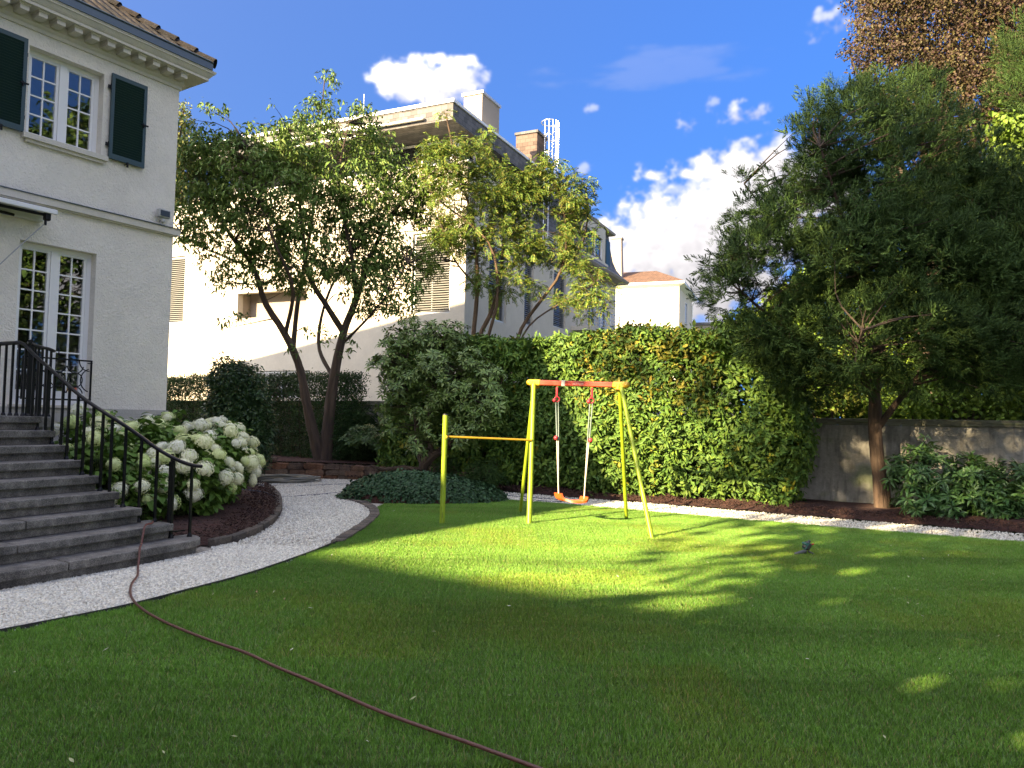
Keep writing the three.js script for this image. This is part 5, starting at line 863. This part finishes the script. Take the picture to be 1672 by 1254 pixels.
rhodo('rhododendron', 'small rhododendron with pale green leaves above the retaining wall', [[-3.65, 1.08, -20.7, 0.43], [-4.04, 1.17, -20.8, 0.3], [-3.26, 1.3, -20.6, 0.3], [-3.17, 0.93, -20.6, 0.3], [-4.33, 1, -20.8, 0.23], [-2.92, 1.14, -20.5, 0.26]], 170, [[[[-3.55, 0.22, -20.8], [-3.59, 0.6, -20.8], [-3.73, 0.97, -20.8], [-4.04, 1.13, -20.8]], 0.03, 0.01], [[[-3.55, 0.25, -20.8], [-3.35, 0.77, -20.7], [-3.1, 1.16, -20.6]], 0.025, 0.01]], [[0.075, 0.135, 0.035], [0.06, 0.115, 0.03]]);
reseed(147);
rhodo('rhododendron', 'broad dark green rhododendron at the foot of the garden wall beside the yew trunk', [[7.08, 0.92, -13.6, 0.37], [7.46, 1.21, -13.7, 0.28], [7.51, 0.67, -13.5, 0.41], [8.05, 0.83, -13.6, 0.39], [7.08, 0.4, -13.4, 0.34], [7.66, 0.32, -13.3, 0.38], [8.25, 0.58, -13.4, 0.43], [8.74, 0.8, -13.5, 0.39], [8.28, 0.29, -13.2, 0.36], [8.75, 0.4, -13.2, 0.38], [9.14, 0.71, -13.3, 0.42], [6.92, 0.7, -13.6, 0.22], [9.54, 0.63, -13.2, 0.42], [9.34, 0.23, -13, 0.37]], 620, [[[[7.45, -0.09, -13.4], [7.4, 0.34, -13.5], [7.35, 0.87, -13.6], [7.46, 1.24, -13.7]], 0.04, 0.012], [[[8.08, -0.1, -13.3], [8.14, 0.37, -13.4], [8.36, 0.69, -13.4]], 0.04, 0.012], [[[8.96, -0.13, -13.2], [8.96, 0.3, -13.2], [9.14, 0.71, -13.3]], 0.04, 0.012]], [[0.05, 0.115, 0.028], [0.042, 0.10, 0.026], [0.065, 0.135, 0.032]], { leaf: 0.155, gap: 0.34 });
// ---- round evergreen bush and undergrowth by the villa corner ----
{
  reseed(151);
  const b = thing('evergreen_bush', 'dark dome-shaped evergreen bush between the villa corner and the back hedge', 'shrub');
  const B = [[-6.69, 2.19, -18.6, 0.62, 0.74], [-6.66, 1.45, -18.6, 0.74, 0.89], [-6.58, 0.71, -18.6, 0.71, 0.74], [-6.89, 2.63, -18.6, 0.39, 0.36], [-6.21, 1.46, -18.4, 0.5, 0.88]]; const pts = sample(B, 3200, { shell: 0.7, gap: 0.2, freq: 2, edge: 0.25 });
  part('stems', merge([limb([[-6.61, 0.05, -18.6], [-6.62, 1, -18.6], [-6.76, 2.48, -18.6]], 0.05, 0.01, 10, 6), ...twigs(pointsOn([[[-6.61, 0.05, -18.6], [-6.62, 1, -18.6], [-6.76, 2.48, -18.6]]]), pts, 12, 0.015)]), M.bark, b);
  crownOf(b, 'foliage', [0, 1].map(() => clump(9, 0.12, 0.085, 0.036, [[0.036, 0.08, 0.022], [0.030, 0.068, 0.02], [0.045, 0.095, 0.024]], 0.3)), M.gloss, pts, { tilt: 0.8, tone: 0.25 });
  const undergrowth = (label, blobs, n, tones) => { const f = thing('fern_clump', label, 'fern'), p2 = sample(blobs, n, { shell: 0.3, gap: 0.3, freq: 2, edge: 0.3 }); crownOf(f, 'fronds', [0, 1].map(() => joinTurned([0, 1, 2, 3].map(() => pinnate(8, 0.4, 0.09, 0.022, tones, 0.5)), 0.06)), M.leaf, p2, { tilt: 0.5, tone: 0.2 }); };
  undergrowth('dark ferny undergrowth beside the forked trunk', [[-4.2, 1.49, -21.6, 0.41], [-4.27, 0.84, -21.6, 0.38], [-3.8, 0.73, -21.6, 0.31]], 120, [[0.03, 0.065, 0.018], [0.04, 0.08, 0.02]]);
  undergrowth('low ferny plants under the large rhododendron', [[-2.98, 0.88, -21, 0.33], [-1.38, 0.49, -18.6, 0.3], [-0.6, 0.45, -17.6, 0.31]], 90, [[0.035, 0.075, 0.02], [0.045, 0.09, 0.02]]);
}
// ---- ivy mound ----
{
  reseed(161);
  const iv = thing('ivy_mound', 'low dome of dark green ivy at the curve of the path', 'ground cover'), ex = (a) => 1, C = [-1.75, -15.72], R = [1.66, 1.16];
  const dome = (x, z) => { const q = Math.pow((x - C[0]) / R[0], 2) + Math.pow((z - C[1]) / R[1], 2); return 0.02 + 0.40 * Math.pow(Math.max(0, 1 - q), 0.6) * (0.9 + 0.35 * fbm(x * 1.5, 2, z * 1.5, 3)) * (1 + 0.25 * (C[0] - x) / R[0] * 0.6); };
  const P = []; const N = 30; for (let i = 0; i < N; i++) for (let j = 0; j < 48; j++) { const c = (r, a) => { const x = C[0] + R[0] * r * Math.cos(a), z = C[1] + R[1] * r * Math.sin(a); return [x, dome(x, z) - 0.03, z]; }, r0 = i / N, r1 = (i + 1) / N, a0 = j / 48 * 6.2832, a1 = (j + 1) / 48 * 6.2832; for (const k of [c(r0, a0), c(r1, a1), c(r1, a0), c(r0, a0), c(r0, a1), c(r1, a1)]) P.push(...k); }
  const g = new THREE.BufferGeometry(); g.setAttribute('position', new THREE.Float32BufferAttribute(P, 3)); const uvs = new Float32Array(P.length / 3 * 2); for (let i = 0; i < P.length / 3; i++) { uvs[i * 2] = P[i * 3]; uvs[i * 2 + 1] = P[i * 3 + 2]; } g.setAttribute('uv', new THREE.BufferAttribute(uvs, 2)); g.computeVertexNormals(); part('soil_mound', g, M.soil, iv);
  const pts = []; for (let k = 0; k < 2600; k++) { const a = rr(0, 6.283), r = Math.sqrt(rnd()) * 1.03, x = C[0] + R[0] * r * Math.cos(a), z = C[1] + R[1] * r * Math.sin(a), p = new THREE.Vector3(x, dome(x, z) + rr(0, 0.06), z); p.out = new THREE.Vector3(r * Math.cos(a), 0.8, r * Math.sin(a)).normalize(); pts.push(p); }
  crownOf(iv, 'leaves', [0, 1, 2].map(() => { const out = []; for (let i = 0; i < 8; i++) { const l = leafGeo(0.06 * rr(0.7, 1.2), 0.055 * rr(0.8, 1.1), 0.2, 0.3, 0.35); l.rotateX(rr(-0.5, 0.5)); l.rotateZ(rr(-0.5, 0.3)); l.rotateY(rr(0, 6.28)); l.translate(rr(-0.07, 0.07), rr(-0.02, 0.02), rr(-0.07, 0.07)); out.push(tint(l, ...toneOf([[0.032, 0.078, 0.030], [0.040, 0.092, 0.032], [0.026, 0.064, 0.026]]))); } return merge(out); }), M.leaf, pts, { aim: 0.8, up: 0.3, tilt: 0.4, tone: 0.25 });
}
// ---- hydrangeas beside the steps ----
{
  reseed(171);
  const floret = (k) => { const out = []; for (let i = 0; i < 4; i++) { const g = leafGeo(0.014, 0.015, 0.3, 0.15, 0.55); g.rotateZ(0.25); g.rotateY(i * Math.PI / 2 + k); out.push(g); } return merge(out); };
  const headGeo = (squash) => { const out = [], n = 165; for (let i = 0; i < n; i++) { const y = 1 - 1.72 * (i + 0.5) / n, r = Math.sqrt(Math.max(0, 1 - y * y)), a = i * 2.39996 + rr(-0.1, 0.1), q = rr(0.86, 1.1) * (1 + 0.5 * (noise3(r * Math.cos(a) * 1.9 + squash * 40, y * 1.9, r * Math.sin(a) * 1.9) - 0.5)), d = new THREE.Vector3(r * Math.cos(a), y, r * Math.sin(a)), f = floret(rr(0, 1.5)); f.applyQuaternion(new THREE.Quaternion().setFromUnitVectors(UPV, d)); f.translate(d.x * 0.083 * q, d.y * 0.083 * q * squash, d.z * 0.083 * q); out.push(f); } return merge(out); };
  const geos = [headGeo(0.82), headGeo(0.72), headGeo(0.9), headGeo(0.6)], wm = (r, g, b) => std({ color: lin(r, g, b), roughness: 0.9 });
  const mats = [wm(0.83, 0.82, 0.58), wm(0.82, 0.82, 0.50), wm(0.70, 0.76, 0.36), wm(0.84, 0.83, 0.66), wm(0.58, 0.68, 0.26)];
  const core = new THREE.SphereGeometry(0.066, 10, 8).scale(1, 0.75, 1), leafTones = [[0.10, 0.19, 0.028], [0.085, 0.165, 0.028], [0.125, 0.215, 0.034]];
  const leafG = [0, 1, 2].map(() => { const out = []; for (let i = 0; i < 5; i++) { const l = leafGeo(0.13 * rr(0.75, 1.2), 0.095 * rr(0.8, 1.1), 0.25, 0.35, 0.42); l.rotateX(rr(-0.4, 0.4)); l.rotateZ(rr(-0.6, 0.25)); l.rotateY(i * 1.26 + rr(-0.3, 0.3)); l.translate(rr(-0.05, 0.05), rr(-0.06, 0.06), rr(-0.05, 0.05)); out.push(tint(l, ...toneOf(leafTones))); } return merge(out); });
  const bushes = [ // x, z, height, radius, flower heads, label
    [-5.35, -14.0, 1.40, 0.74, 46, 'white hydrangea farthest along the bed edging, crowded with round heads'],
    [-5.05, -12.75, 1.36, 0.78, 54, 'white hydrangea midway along the bed, its heads hanging over the mulch'],
    [-4.72, -11.45, 1.16, 0.62, 38, 'white hydrangea behind the newel post of the stair railing'],
    [-5.65, -11.9, 1.44, 0.72, 34, 'leafy white hydrangea between the middle balusters and the villa wall'],
    [-6.1, -13.2, 1.52, 0.74, 32, 'white hydrangea close to the villa corner plinth'],
    [-5.70, -10.75, 1.30, 0.55, 18, 'green hydrangea with few creamy heads beside the upper steps'],
    [-6.35, -11.75, 1.58, 0.60, 20, 'greenish white hydrangea under the french door'],
    [-5.05, -10.65, 0.85, 0.42, 12, 'low hydrangea with lime green heads against the lower steps'],
  ];
  for (const [x, z, h, r, n, label] of bushes) {
    const b = thing('hydrangea', label, 'shrub', [x, 0.08, z], 0, null), B = [[0, h * 0.52, 0, r * 0.95, h * 0.45, r * 0.95]], pts = sample(B, Math.round(240 * r * r * h / 0.5), { shell: 0.45, gap: 0.28, freq: 2.5, edge: 0.3 }).filter((p) => p.y > 0.08);
    const heads = [], st = [];
    for (let k = 0, tr = 0; k < n && tr < n * 30; tr++) { const a = rr(0, 6.283), y = rr(-0.45, 1), q = Math.sqrt(1 - y * y), p = new THREE.Vector3(r * q * Math.cos(a) * rr(0.92, 1.12), h * 0.55 + h * 0.47 * y * rr(0.95, 1.05), r * q * Math.sin(a) * rr(0.92, 1.12)); if (p.y < 0.2 || heads.some((o) => o.distanceTo(p) < 0.135)) continue; p.out = new THREE.Vector3(q * Math.cos(a), y + 0.5, q * Math.sin(a)).normalize(); heads.push(p); k++; }
    for (const p of heads) st.push(limb([[p.x * 0.12, -0.08, p.z * 0.12], [p.x * 0.5, p.y * 0.55, p.z * 0.5], [p.x, p.y, p.z]], 0.008, 0.005, 6, 4));
    part('stems', merge(st), std({ color: lin(0.10, 0.13, 0.04), roughness: 1 }), b);
    crownOf(b, 'foliage', leafG, M.leaf, pts, { tilt: 0.5, tone: 0.22 });
    for (const p of heads) { const hd = part('flower_head', geos[Math.floor(rnd() * 4)], mats[n < 21 && rnd() < 0.45 ? 4 : Math.floor(rnd() * 4)], b, p.toArray()); hd.quaternion.setFromUnitVectors(UPV, p.out); hd.rotateY(rr(0, 6)); const s = rr(0.8, 1.5); hd.scale.set(s, s, s); part('flower_core', core, mats[2], hd); }
  }
}
// ---- trees beyond the garden wall ----
function simpleTree(name, label, blobs, n, base, tones, { leaf = 0.1, wid = 0.06, per = 10, spread = 0.24, gap = 0.4, group, trunkR = 0.2, mat = M.leaf, shell = 0.35, freq = 1.1 } = {}) {
  const t = tree(name, label, group), pts = sample(blobs, n, { shell, gap, freq, edge: 0.35 }), top = blobs.reduce((a, b) => (b[1] > a[1] ? b : a)), limbs = [];
  const mid = blobs.reduce((a, b) => [a[0] + b[0] / blobs.length, a[1] + b[1] / blobs.length, a[2] + b[2] / blobs.length], [0, 0, 0]), fork = [base[0] * 0.6 + mid[0] * 0.4, base[1] + (mid[1] - base[1]) * 0.45, base[2] * 0.6 + mid[2] * 0.4];
  limbs.push([[base, [(base[0] + fork[0]) / 2 + 0.08, (base[1] + fork[1]) / 2, (base[2] + fork[2]) / 2], fork, mid, [top[0], top[1], top[2]]], trunkR, 0.04]);
  for (const b of blobs) limbs.push([[fork, [(fork[0] + b[0]) / 2 + rr(-0.3, 0.3), (fork[1] + b[1]) / 2 + rr(-0.2, 0.4), (fork[2] + b[2]) / 2 + rr(-0.3, 0.3)], [b[0], b[1], b[2]]], trunkR * 0.42, 0.02]);
  part('trunk', merge([...limbs.map(([p, a, b]) => limb(p, a, b, 14, 7, 0.12)), ...twigs(pointsOn(limbs.map((l) => l[0]), 8), pts, Math.max(6, Math.round(n / 250)), 0.03)]), M.bark, t);
  crownOf(t, 'crown', [0, 1, 2].map(() => clump(per, spread, leaf, wid, tones, 0.4)), mat, pts, { tilt: 0.7, tone: 0.3 });
  return t;
}
const LIME = [[0.13, 0.205, 0.02], [0.11, 0.18, 0.02], [0.16, 0.23, 0.025], [0.095, 0.16, 0.02]], COPPER = [[0.082, 0.062, 0.026], [0.062, 0.042, 0.026], [0.088, 0.078, 0.03], [0.058, 0.032, 0.03]], DARK = [[0.045, 0.10, 0.02], [0.035, 0.08, 0.018], [0.06, 0.12, 0.022]];
reseed(181);
simpleTree('copper_beech', 'tall copper beech with bronze leaves behind the yew', deeper([[11.21, 13.91, -24, 0.86], [12.44, 15.22, -24.5, 1.56], [13.95, 14.17, -24, 1.91], [11.73, 12.7, -23.5, 1.12], [13.45, 11.95, -23.5, 1.5], [15.51, 14.2, -24, 1.72], [13.12, 17.61, -25, 2.19], [15.58, 17.66, -25, 2.39], [17.41, 16.43, -25, 2.19], [15.16, 11.6, -23.5, 1.5], [17.06, 12.44, -24, 1.91], [13.63, 10.01, -23.5, 1.31], [15.85, 9.64, -24, 1.53], [10.82, 12.53, -23.6, 0.49], [10.43, 13.6, -23.8, 0.34]], 1.2, 1), 8200, [13, 0, -24.5], COPPER, { leaf: 0.085, wid: 0.055, per: 18, spread: 0.22, gap: 0.38, trunkR: 0.45, shell: 0.3 });
simpleTree('maple_tree', 'sunlit light green tree beyond the wall at the end of the yew', deeper([[10.85, 8.34, -17, 0.41], [10.72, 7.27, -17.4, 0.5], [11.23, 7.78, -17, 0.6], [11.64, 7.16, -17, 0.68], [11.58, 6.15, -18, 0.72], [12.45, 6.03, -18, 0.86], [12.72, 4.57, -18, 0.86]], 1.2, 1), 1500, [12.6, 0, -18.2], LIME, { leaf: 0.12, wid: 0.09, gap: 0.44, trunkR: 0.2 });
simpleTree('lime_shrub', 'bright yellow-green shrub above the wall coping between yew trunk and maple', deeper([[9.5, 2.36, -18.5, 0.38], [10.38, 2.52, -18.5, 0.59], [11.27, 2.84, -18.5, 0.74], [12.02, 3.3, -18.5, 0.74], [10.97, 3.16, -19, 0.61], [11.37, 2.24, -18.2, 0.49], [12.39, 2.55, -18.2, 0.72], [10.06, 2.76, -19, 0.45]], 1.2, 0.9), 1300, [11.2, 0, -18.6], LIME, { leaf: 0.10, wid: 0.07, gap: 0.36, trunkR: 0.09 });
simpleTree('lime_shrub', 'sunlit shrub over the wall between the hedge end and the yew trunk', deeper([[7.24, 2.52, -20, 0.48], [8.04, 2.53, -20, 0.57], [8.83, 2.55, -20, 0.54], [8.07, 3.37, -20.5, 0.59], [9.06, 3.72, -20.5, 0.65], [7.29, 3.37, -20.6, 0.49]], 1.2, 0.9), 800, [8.4, 0, -20.4], [[0.11, 0.19, 0.02], [0.08, 0.14, 0.02], [0.16, 0.18, 0.03]], { leaf: 0.10, wid: 0.065, gap: 0.4, trunkR: 0.08 });
simpleTree('distant_tree', 'rounded yellow-green treetop just above the hedge beyond the far house', deeper([[12.75, 7.26, -44, 0.84], [13.63, 7.63, -44, 0.77], [14.51, 7.47, -44, 1.05], [15.53, 8.25, -42, 1.34], [16.88, 9.3, -42, 1.34]], 1.2, 0.8), 700, [15, 0, -44], LIME, { leaf: 0.22, wid: 0.16, spread: 0.5, trunkR: 0.25 });
simpleTree('distant_birch', 'pale birch top between the villa and the spreading tree', deeper([[-17.91, 17.06, -40, 0.64], [-17.58, 15.42, -40, 0.76], [-17.64, 13.78, -40, 0.7], [-17.77, 12.14, -40, 0.83], [-18.56, 15.73, -40, 0.83], [-17.68, 17.89, -40, 0.25]], 1.1, 1.1), 900, [-17.5, 0, -40], [[0.13, 0.17, 0.04], [0.10, 0.15, 0.04], [0.18, 0.18, 0.05]], { leaf: 0.14, wid: 0.07, spread: 0.4, trunkR: 0.2 });
simpleTree('lime_shrub', 'low sunlit undergrowth just over the coping of the garden wall', deeper([[7.44, 2.09, -21, 0.4], [8.27, 2.04, -21, 0.4], [9.11, 2.09, -21, 0.43], [9.94, 2.08, -21, 0.43], [10.52, 2.15, -20.5, 0.42], [11.34, 2.03, -20.5, 0.42], [11.86, 2.1, -20, 0.45], [12.65, 1.99, -20, 0.45], [13.45, 2.07, -20, 0.48], [14.25, 2.08, -20, 0.48], [8.13, 2.59, -21.5, 0.41], [10.7, 2.65, -21.5, 0.41]], 1.6, 1.1), 1500, [11.6, 0, -20.6], LIME, { leaf: 0.11, wid: 0.075, gap: 0.2, trunkR: 0.07 });
simpleTree('linden_tree', 'wide sunlit linden filling the gap above the garden wall behind the yew', deeper([[9.99, 4.57, -27, 1.07], [11.5, 3.74, -27, 1.29], [13.25, 4.25, -27.5, 1.31], [14.73, 3.8, -27, 1.5], [16.46, 4.27, -27, 1.5], [18.4, 3.88, -27, 1.72], [11.27, 5.98, -27.5, 1.09], [13.5, 6.55, -28, 1.34], [15.46, 6.06, -27.5, 1.53], [17.67, 6.55, -27.5, 1.75], [19.09, 6.93, -27, 1.72], [12.6, 8.35, -28, 1.11], [14.86, 8.39, -28, 1.34], [9.62, 2.8, -26, 0.83], [11.69, 2.63, -26, 0.83], [13.76, 2.57, -26, 0.83], [15.83, 2.51, -26, 0.83], [17.91, 2.55, -26, 1.04]], 1.1, 0.95), 3600, [15.5, 0, -27.5], [...LIME, [0.07, 0.13, 0.02]], { leaf: 0.16, wid: 0.12, spread: 0.32, gap: 0.30, trunkR: 0.3 });
{ // dark conifer beside the maple
  reseed(191);
  const t = tree('garden_conifer', 'dark conifer with upright branches beside the copper beech beyond the wall'), B = deeper([[13, 11.6, -20, 0.35], [13.34, 12.45, -20, 0.35], [13.08, 10.69, -20, 0.45], [13.48, 10.62, -20, 0.57], [13.74, 11.79, -20, 0.64], [13.96, 9.8, -20, 0.7], [13.85, 8.15, -20, 0.8], [14.5, 8.16, -20, 0.96]], 1.2, 1.1), pts = sample(B, 2200, { shell: 0.3, gap: 0.4, freq: 1.6, edge: 0.4 }), ax = [[14.6, 0, -20], [14.4, 4, -20], [13.9, 8, -20], [13.5, 12.5, -20]];
  part('trunk', merge([limb(ax, 0.22, 0.03, 20, 9, 0.15), ...twigs(pointsOn([ax], 40), pts, 8, 0.04)]), M.bark, t);
  crownOf(t, 'crown', [0, 1].map(() => spray(8, 0.3, YEW)), M.needle, pts, { aim: 0.7, up: 0.8, tilt: 0.3, tone: 0.25, scale: [0.9, 1.6] });
}
// ---- big trees behind and beside the viewer: they shade the lawn, and the villa windows mirror the ones on the right ----
reseed(201);
const vb = (list) => list.map(([s, h, t, r, ry]) => { const p = world(s, h, t); return [p[0], p[1], p[2], r, ry ?? r]; });
const bigLeaf = { leaf: 0.24, wid: 0.17, per: 9, spread: 0.45, gap: 0.30, group: 'old shade trees behind the lawn', shell: 0.25, freq: 0.8 };
const shade = ['old broad-crowned shade tree closest to the villa wing', 'middle one of three old shade trees behind the lawn', 'old shade tree farthest from the villa wing'];
simpleTree('shade_tree', shade[0], vb([[-9, 6.8, 9.6, 3.4], [-9.5, 10, 9, 3.4], [-8, 5, 12.6, 2.8], [-10, 8, 13, 3.4], [-8.5, 13, 8.4, 3.2], [-9, 15.4, 6.6, 2.6], [-8, 14, 3.6, 2.2], [-8, 10.4, 4.4, 1.9], [-8.2, 12.6, 0.6, 1.5], [-8, 10.9, 2.7, 1.5], [-8.4, 8.6, 6.2, 1.4], [-8.3, 7.6, 5.4, 1.4], [-8.6, 5.0, 9.2, 1.6], [-8.3, 8.7, 3.9, 1.0]]), 3400, world(-9.2, 0, 10), DARK, { ...bigLeaf, trunkR: 0.4 });
simpleTree('shade_tree', shade[1], vb([[-8.5, 6.2, 17.4, 3.2], [-9.5, 9.6, 17, 3.6], [-10, 13, 14, 3.2], [-8, 8, 21, 3.2], [-9, 12, 19.6, 3.2]]), 2600, world(-9.2, 0, 17.5), DARK, { ...bigLeaf, trunkR: 0.4 });
simpleTree('shade_tree', shade[2], vb([[-5, 6, 25, 3.4], [-6, 10, 25, 3.6], [-5, 8, 28.5, 3.2]]), 1700, world(-5.5, 0, 25.5), DARK, { ...bigLeaf, trunkR: 0.35 });
simpleTree('boundary_tree', 'tall green tree on the lot opposite the villa front, mirrored in its window', [[16.5, 7, -10, 3, 3], [16.5, 11, -9.6, 3, 2.8], [16.8, 13.4, -10.5, 2.2, 2], [18, 8.5, -6, 3.2, 3.4], [18.4, 12.4, -6.4, 2.6, 2.4]], 2300, [17, 0, -8.6], [...DARK, [0.09, 0.15, 0.03]], { ...bigLeaf, group: undefined, gap: 0.38 });

simpleTree('added_shrub', 'dense evergreen shrubbery added opposite the villa front to darken its door panes', [[15.6, 1.6, -11.5, 1.9], [15.4, 1.6, -8.6, 1.9], [15.8, 1.7, -5.8, 2.0], [15.6, 1.6, -2.8, 1.9], [15.9, 1.7, 0, 2.0], [16, 3.6, -11, 1.8], [16, 3.8, -8, 1.9], [16, 3.8, -4.5, 1.9]], 2300, [15.8, 0, -6], DARK, { leaf: 0.17, wid: 0.09, per: 10, spread: 0.35, gap: 0.22, trunkR: 0.1 });  // unseen shrubs added to keep bright horizon sky out of the door panes

// ---- grass ----
{
  reseed(211);
  const blades = (n, spot, lush) => { const P = [], C = []; for (let i = 0; i < n; i++) { const [x, z] = spot(), h = rr(0.016, 0.038), w = rr(0.0012, 0.0021), b = rr(0, 6.283), lx = Math.cos(b) * h * rr(0.15, 0.8), lz = Math.sin(b) * h * rr(0.15, 0.8), f = rr(0, 6.283), dx = w * Math.cos(f), dz = w * Math.sin(f), mx = x + lx * 0.4, mz = z + lz * 0.4; P.push(x - dx, 0, z - dz, x + dx, 0, z + dz, mx + dx * 0.8, h * 0.6, mz + dz * 0.8, x - dx, 0, z - dz, mx + dx * 0.8, h * 0.6, mz + dz * 0.8, mx - dx * 0.8, h * 0.6, mz - dz * 0.8, mx - dx * 0.8, h * 0.6, mz - dz * 0.8, mx + dx * 0.8, h * 0.6, mz + dz * 0.8, x + lx, h, z + lz); const k = rr(0.7, 1.3), y = rnd() < 0.05 ? [0.30, 0.27, 0.10] : rnd() < 0.12 ? [0.20, 0.31, 0.11] : [0.138 * k, 0.282 * k, 0.036 * k]; for (let q = 0; q < 9; q++) C.push(...y); } const g = new THREE.BufferGeometry(); g.setAttribute('position', new THREE.Float32BufferAttribute(P, 3)); g.setAttribute('color', new THREE.Float32BufferAttribute(C, 3)); g.computeVertexNormals(); return g; };
  const S = 0.25, patch = [0, 1, 2].map(() => blades(1150, () => [rr(-S / 2, S / 2) * 1.12, rr(-S / 2, S / 2) * 1.12])), tuft = blades(44, () => { const a = rr(0, 6.283), r = 0.045 * Math.sqrt(rnd()); return [r * Math.cos(a), r * Math.sin(a)]; });
  const lists = [0, 1, 2, 3].map(() => [[], []]);
  const tone = (x, z) => { const m = 0.62 + 0.76 * fbm(x * 0.35 + 3, 0, z * 1.5, 3) + 0.24 * (fbm(x * 2.2, 4, z * 2.2, 2) - 0.5), dry = smooth(0.58, 0.75, fbm(x * 0.9, 9, z * 0.9, 3)); return lin(m * (1 + 0.2 * dry), m, m * (1 - 0.1 * dry)); };
  for (let x = -7; x < 14; x += S) for (let z = -16; z < -2; z += S) {
    if (Math.abs(x) > -z * 0.82 + 1.8) continue;
    const p = [x, z], isIn = inside(p, lawnPoly), ed = edgeDist(p, lawnPoly);
    if (isIn && ed > S * 0.8) { const k = Math.floor(rnd() * 3); lists[k][0].push(new THREE.Matrix4().compose(new THREE.Vector3(x, 0.011, z), new THREE.Quaternion().setFromEuler(new THREE.Euler(0, Math.floor(rnd() * 4) * Math.PI / 2, 0)), new THREE.Vector3(1, rr(0.85, 1.12), 1))); lists[k][1].push(tone(x, z)); }
    else if (ed < S * 1.6) for (let i = 0; i < 26; i++) { const q = [x + rr(-S / 2, S / 2), z + rr(-S / 2, S / 2)]; if (!inside(q, lawnPoly) || edgeDist(q, lawnPoly) < 0.02) continue; lists[3][0].push(new THREE.Matrix4().compose(new THREE.Vector3(q[0], 0.011, q[1]), new THREE.Quaternion().setFromEuler(new THREE.Euler(0, rr(0, 6.28), 0)), new THREE.Vector3(1, rr(0.8, 1.1), 1))); lists[3][1].push(tone(q[0], q[1])); }
  }
  lists.forEach(([m, c], k) => tag(copies(numbered('lawn_grass'), k < 3 ? patch[k] : tuft, M.blade, m, scene, c), k < 3 ? 'short mown green grass covering the lawn' : 'tufts of short grass along the edge of the lawn', 'grass'));
  const fl = [], fc = []; for (let i = 0; i < 330; i++) { const z = -3 - 12 * Math.pow(rnd(), 0.8), x = rr(-1, 1) * (-z * 0.75 + 0.5); if (!inside([x, z], lawnPoly) || edgeDist([x, z], lawnPoly) < 0.1) continue; const k = rr(0.25, 0.75); fl.push(new THREE.Matrix4().compose(new THREE.Vector3(x, 0.038 + rr(0, 0.010), z), new THREE.Quaternion().setFromEuler(new THREE.Euler(rr(-0.3, 0.3), rr(0, 6.28), rr(-0.3, 0.3))), new THREE.Vector3(k, k, k))); const c = rnd(); fc.push(c < 0.55 ? lin(0.36, 0.38, 0.20) : c < 0.8 ? lin(0.30, 0.20, 0.09) : lin(0.5, 0.48, 0.36)); }
  tag(copies('fallen_leaves', leafGeo(0.06, 0.022, 0.5, -0.3), std({ roughness: 0.8, color: lin(1, 1, 1) }), fl, scene, fc), 'scattered small pale fallen leaves on the lawn', 'leaf litter');
}
shadows(scene);
renderer.render(scene, camera);
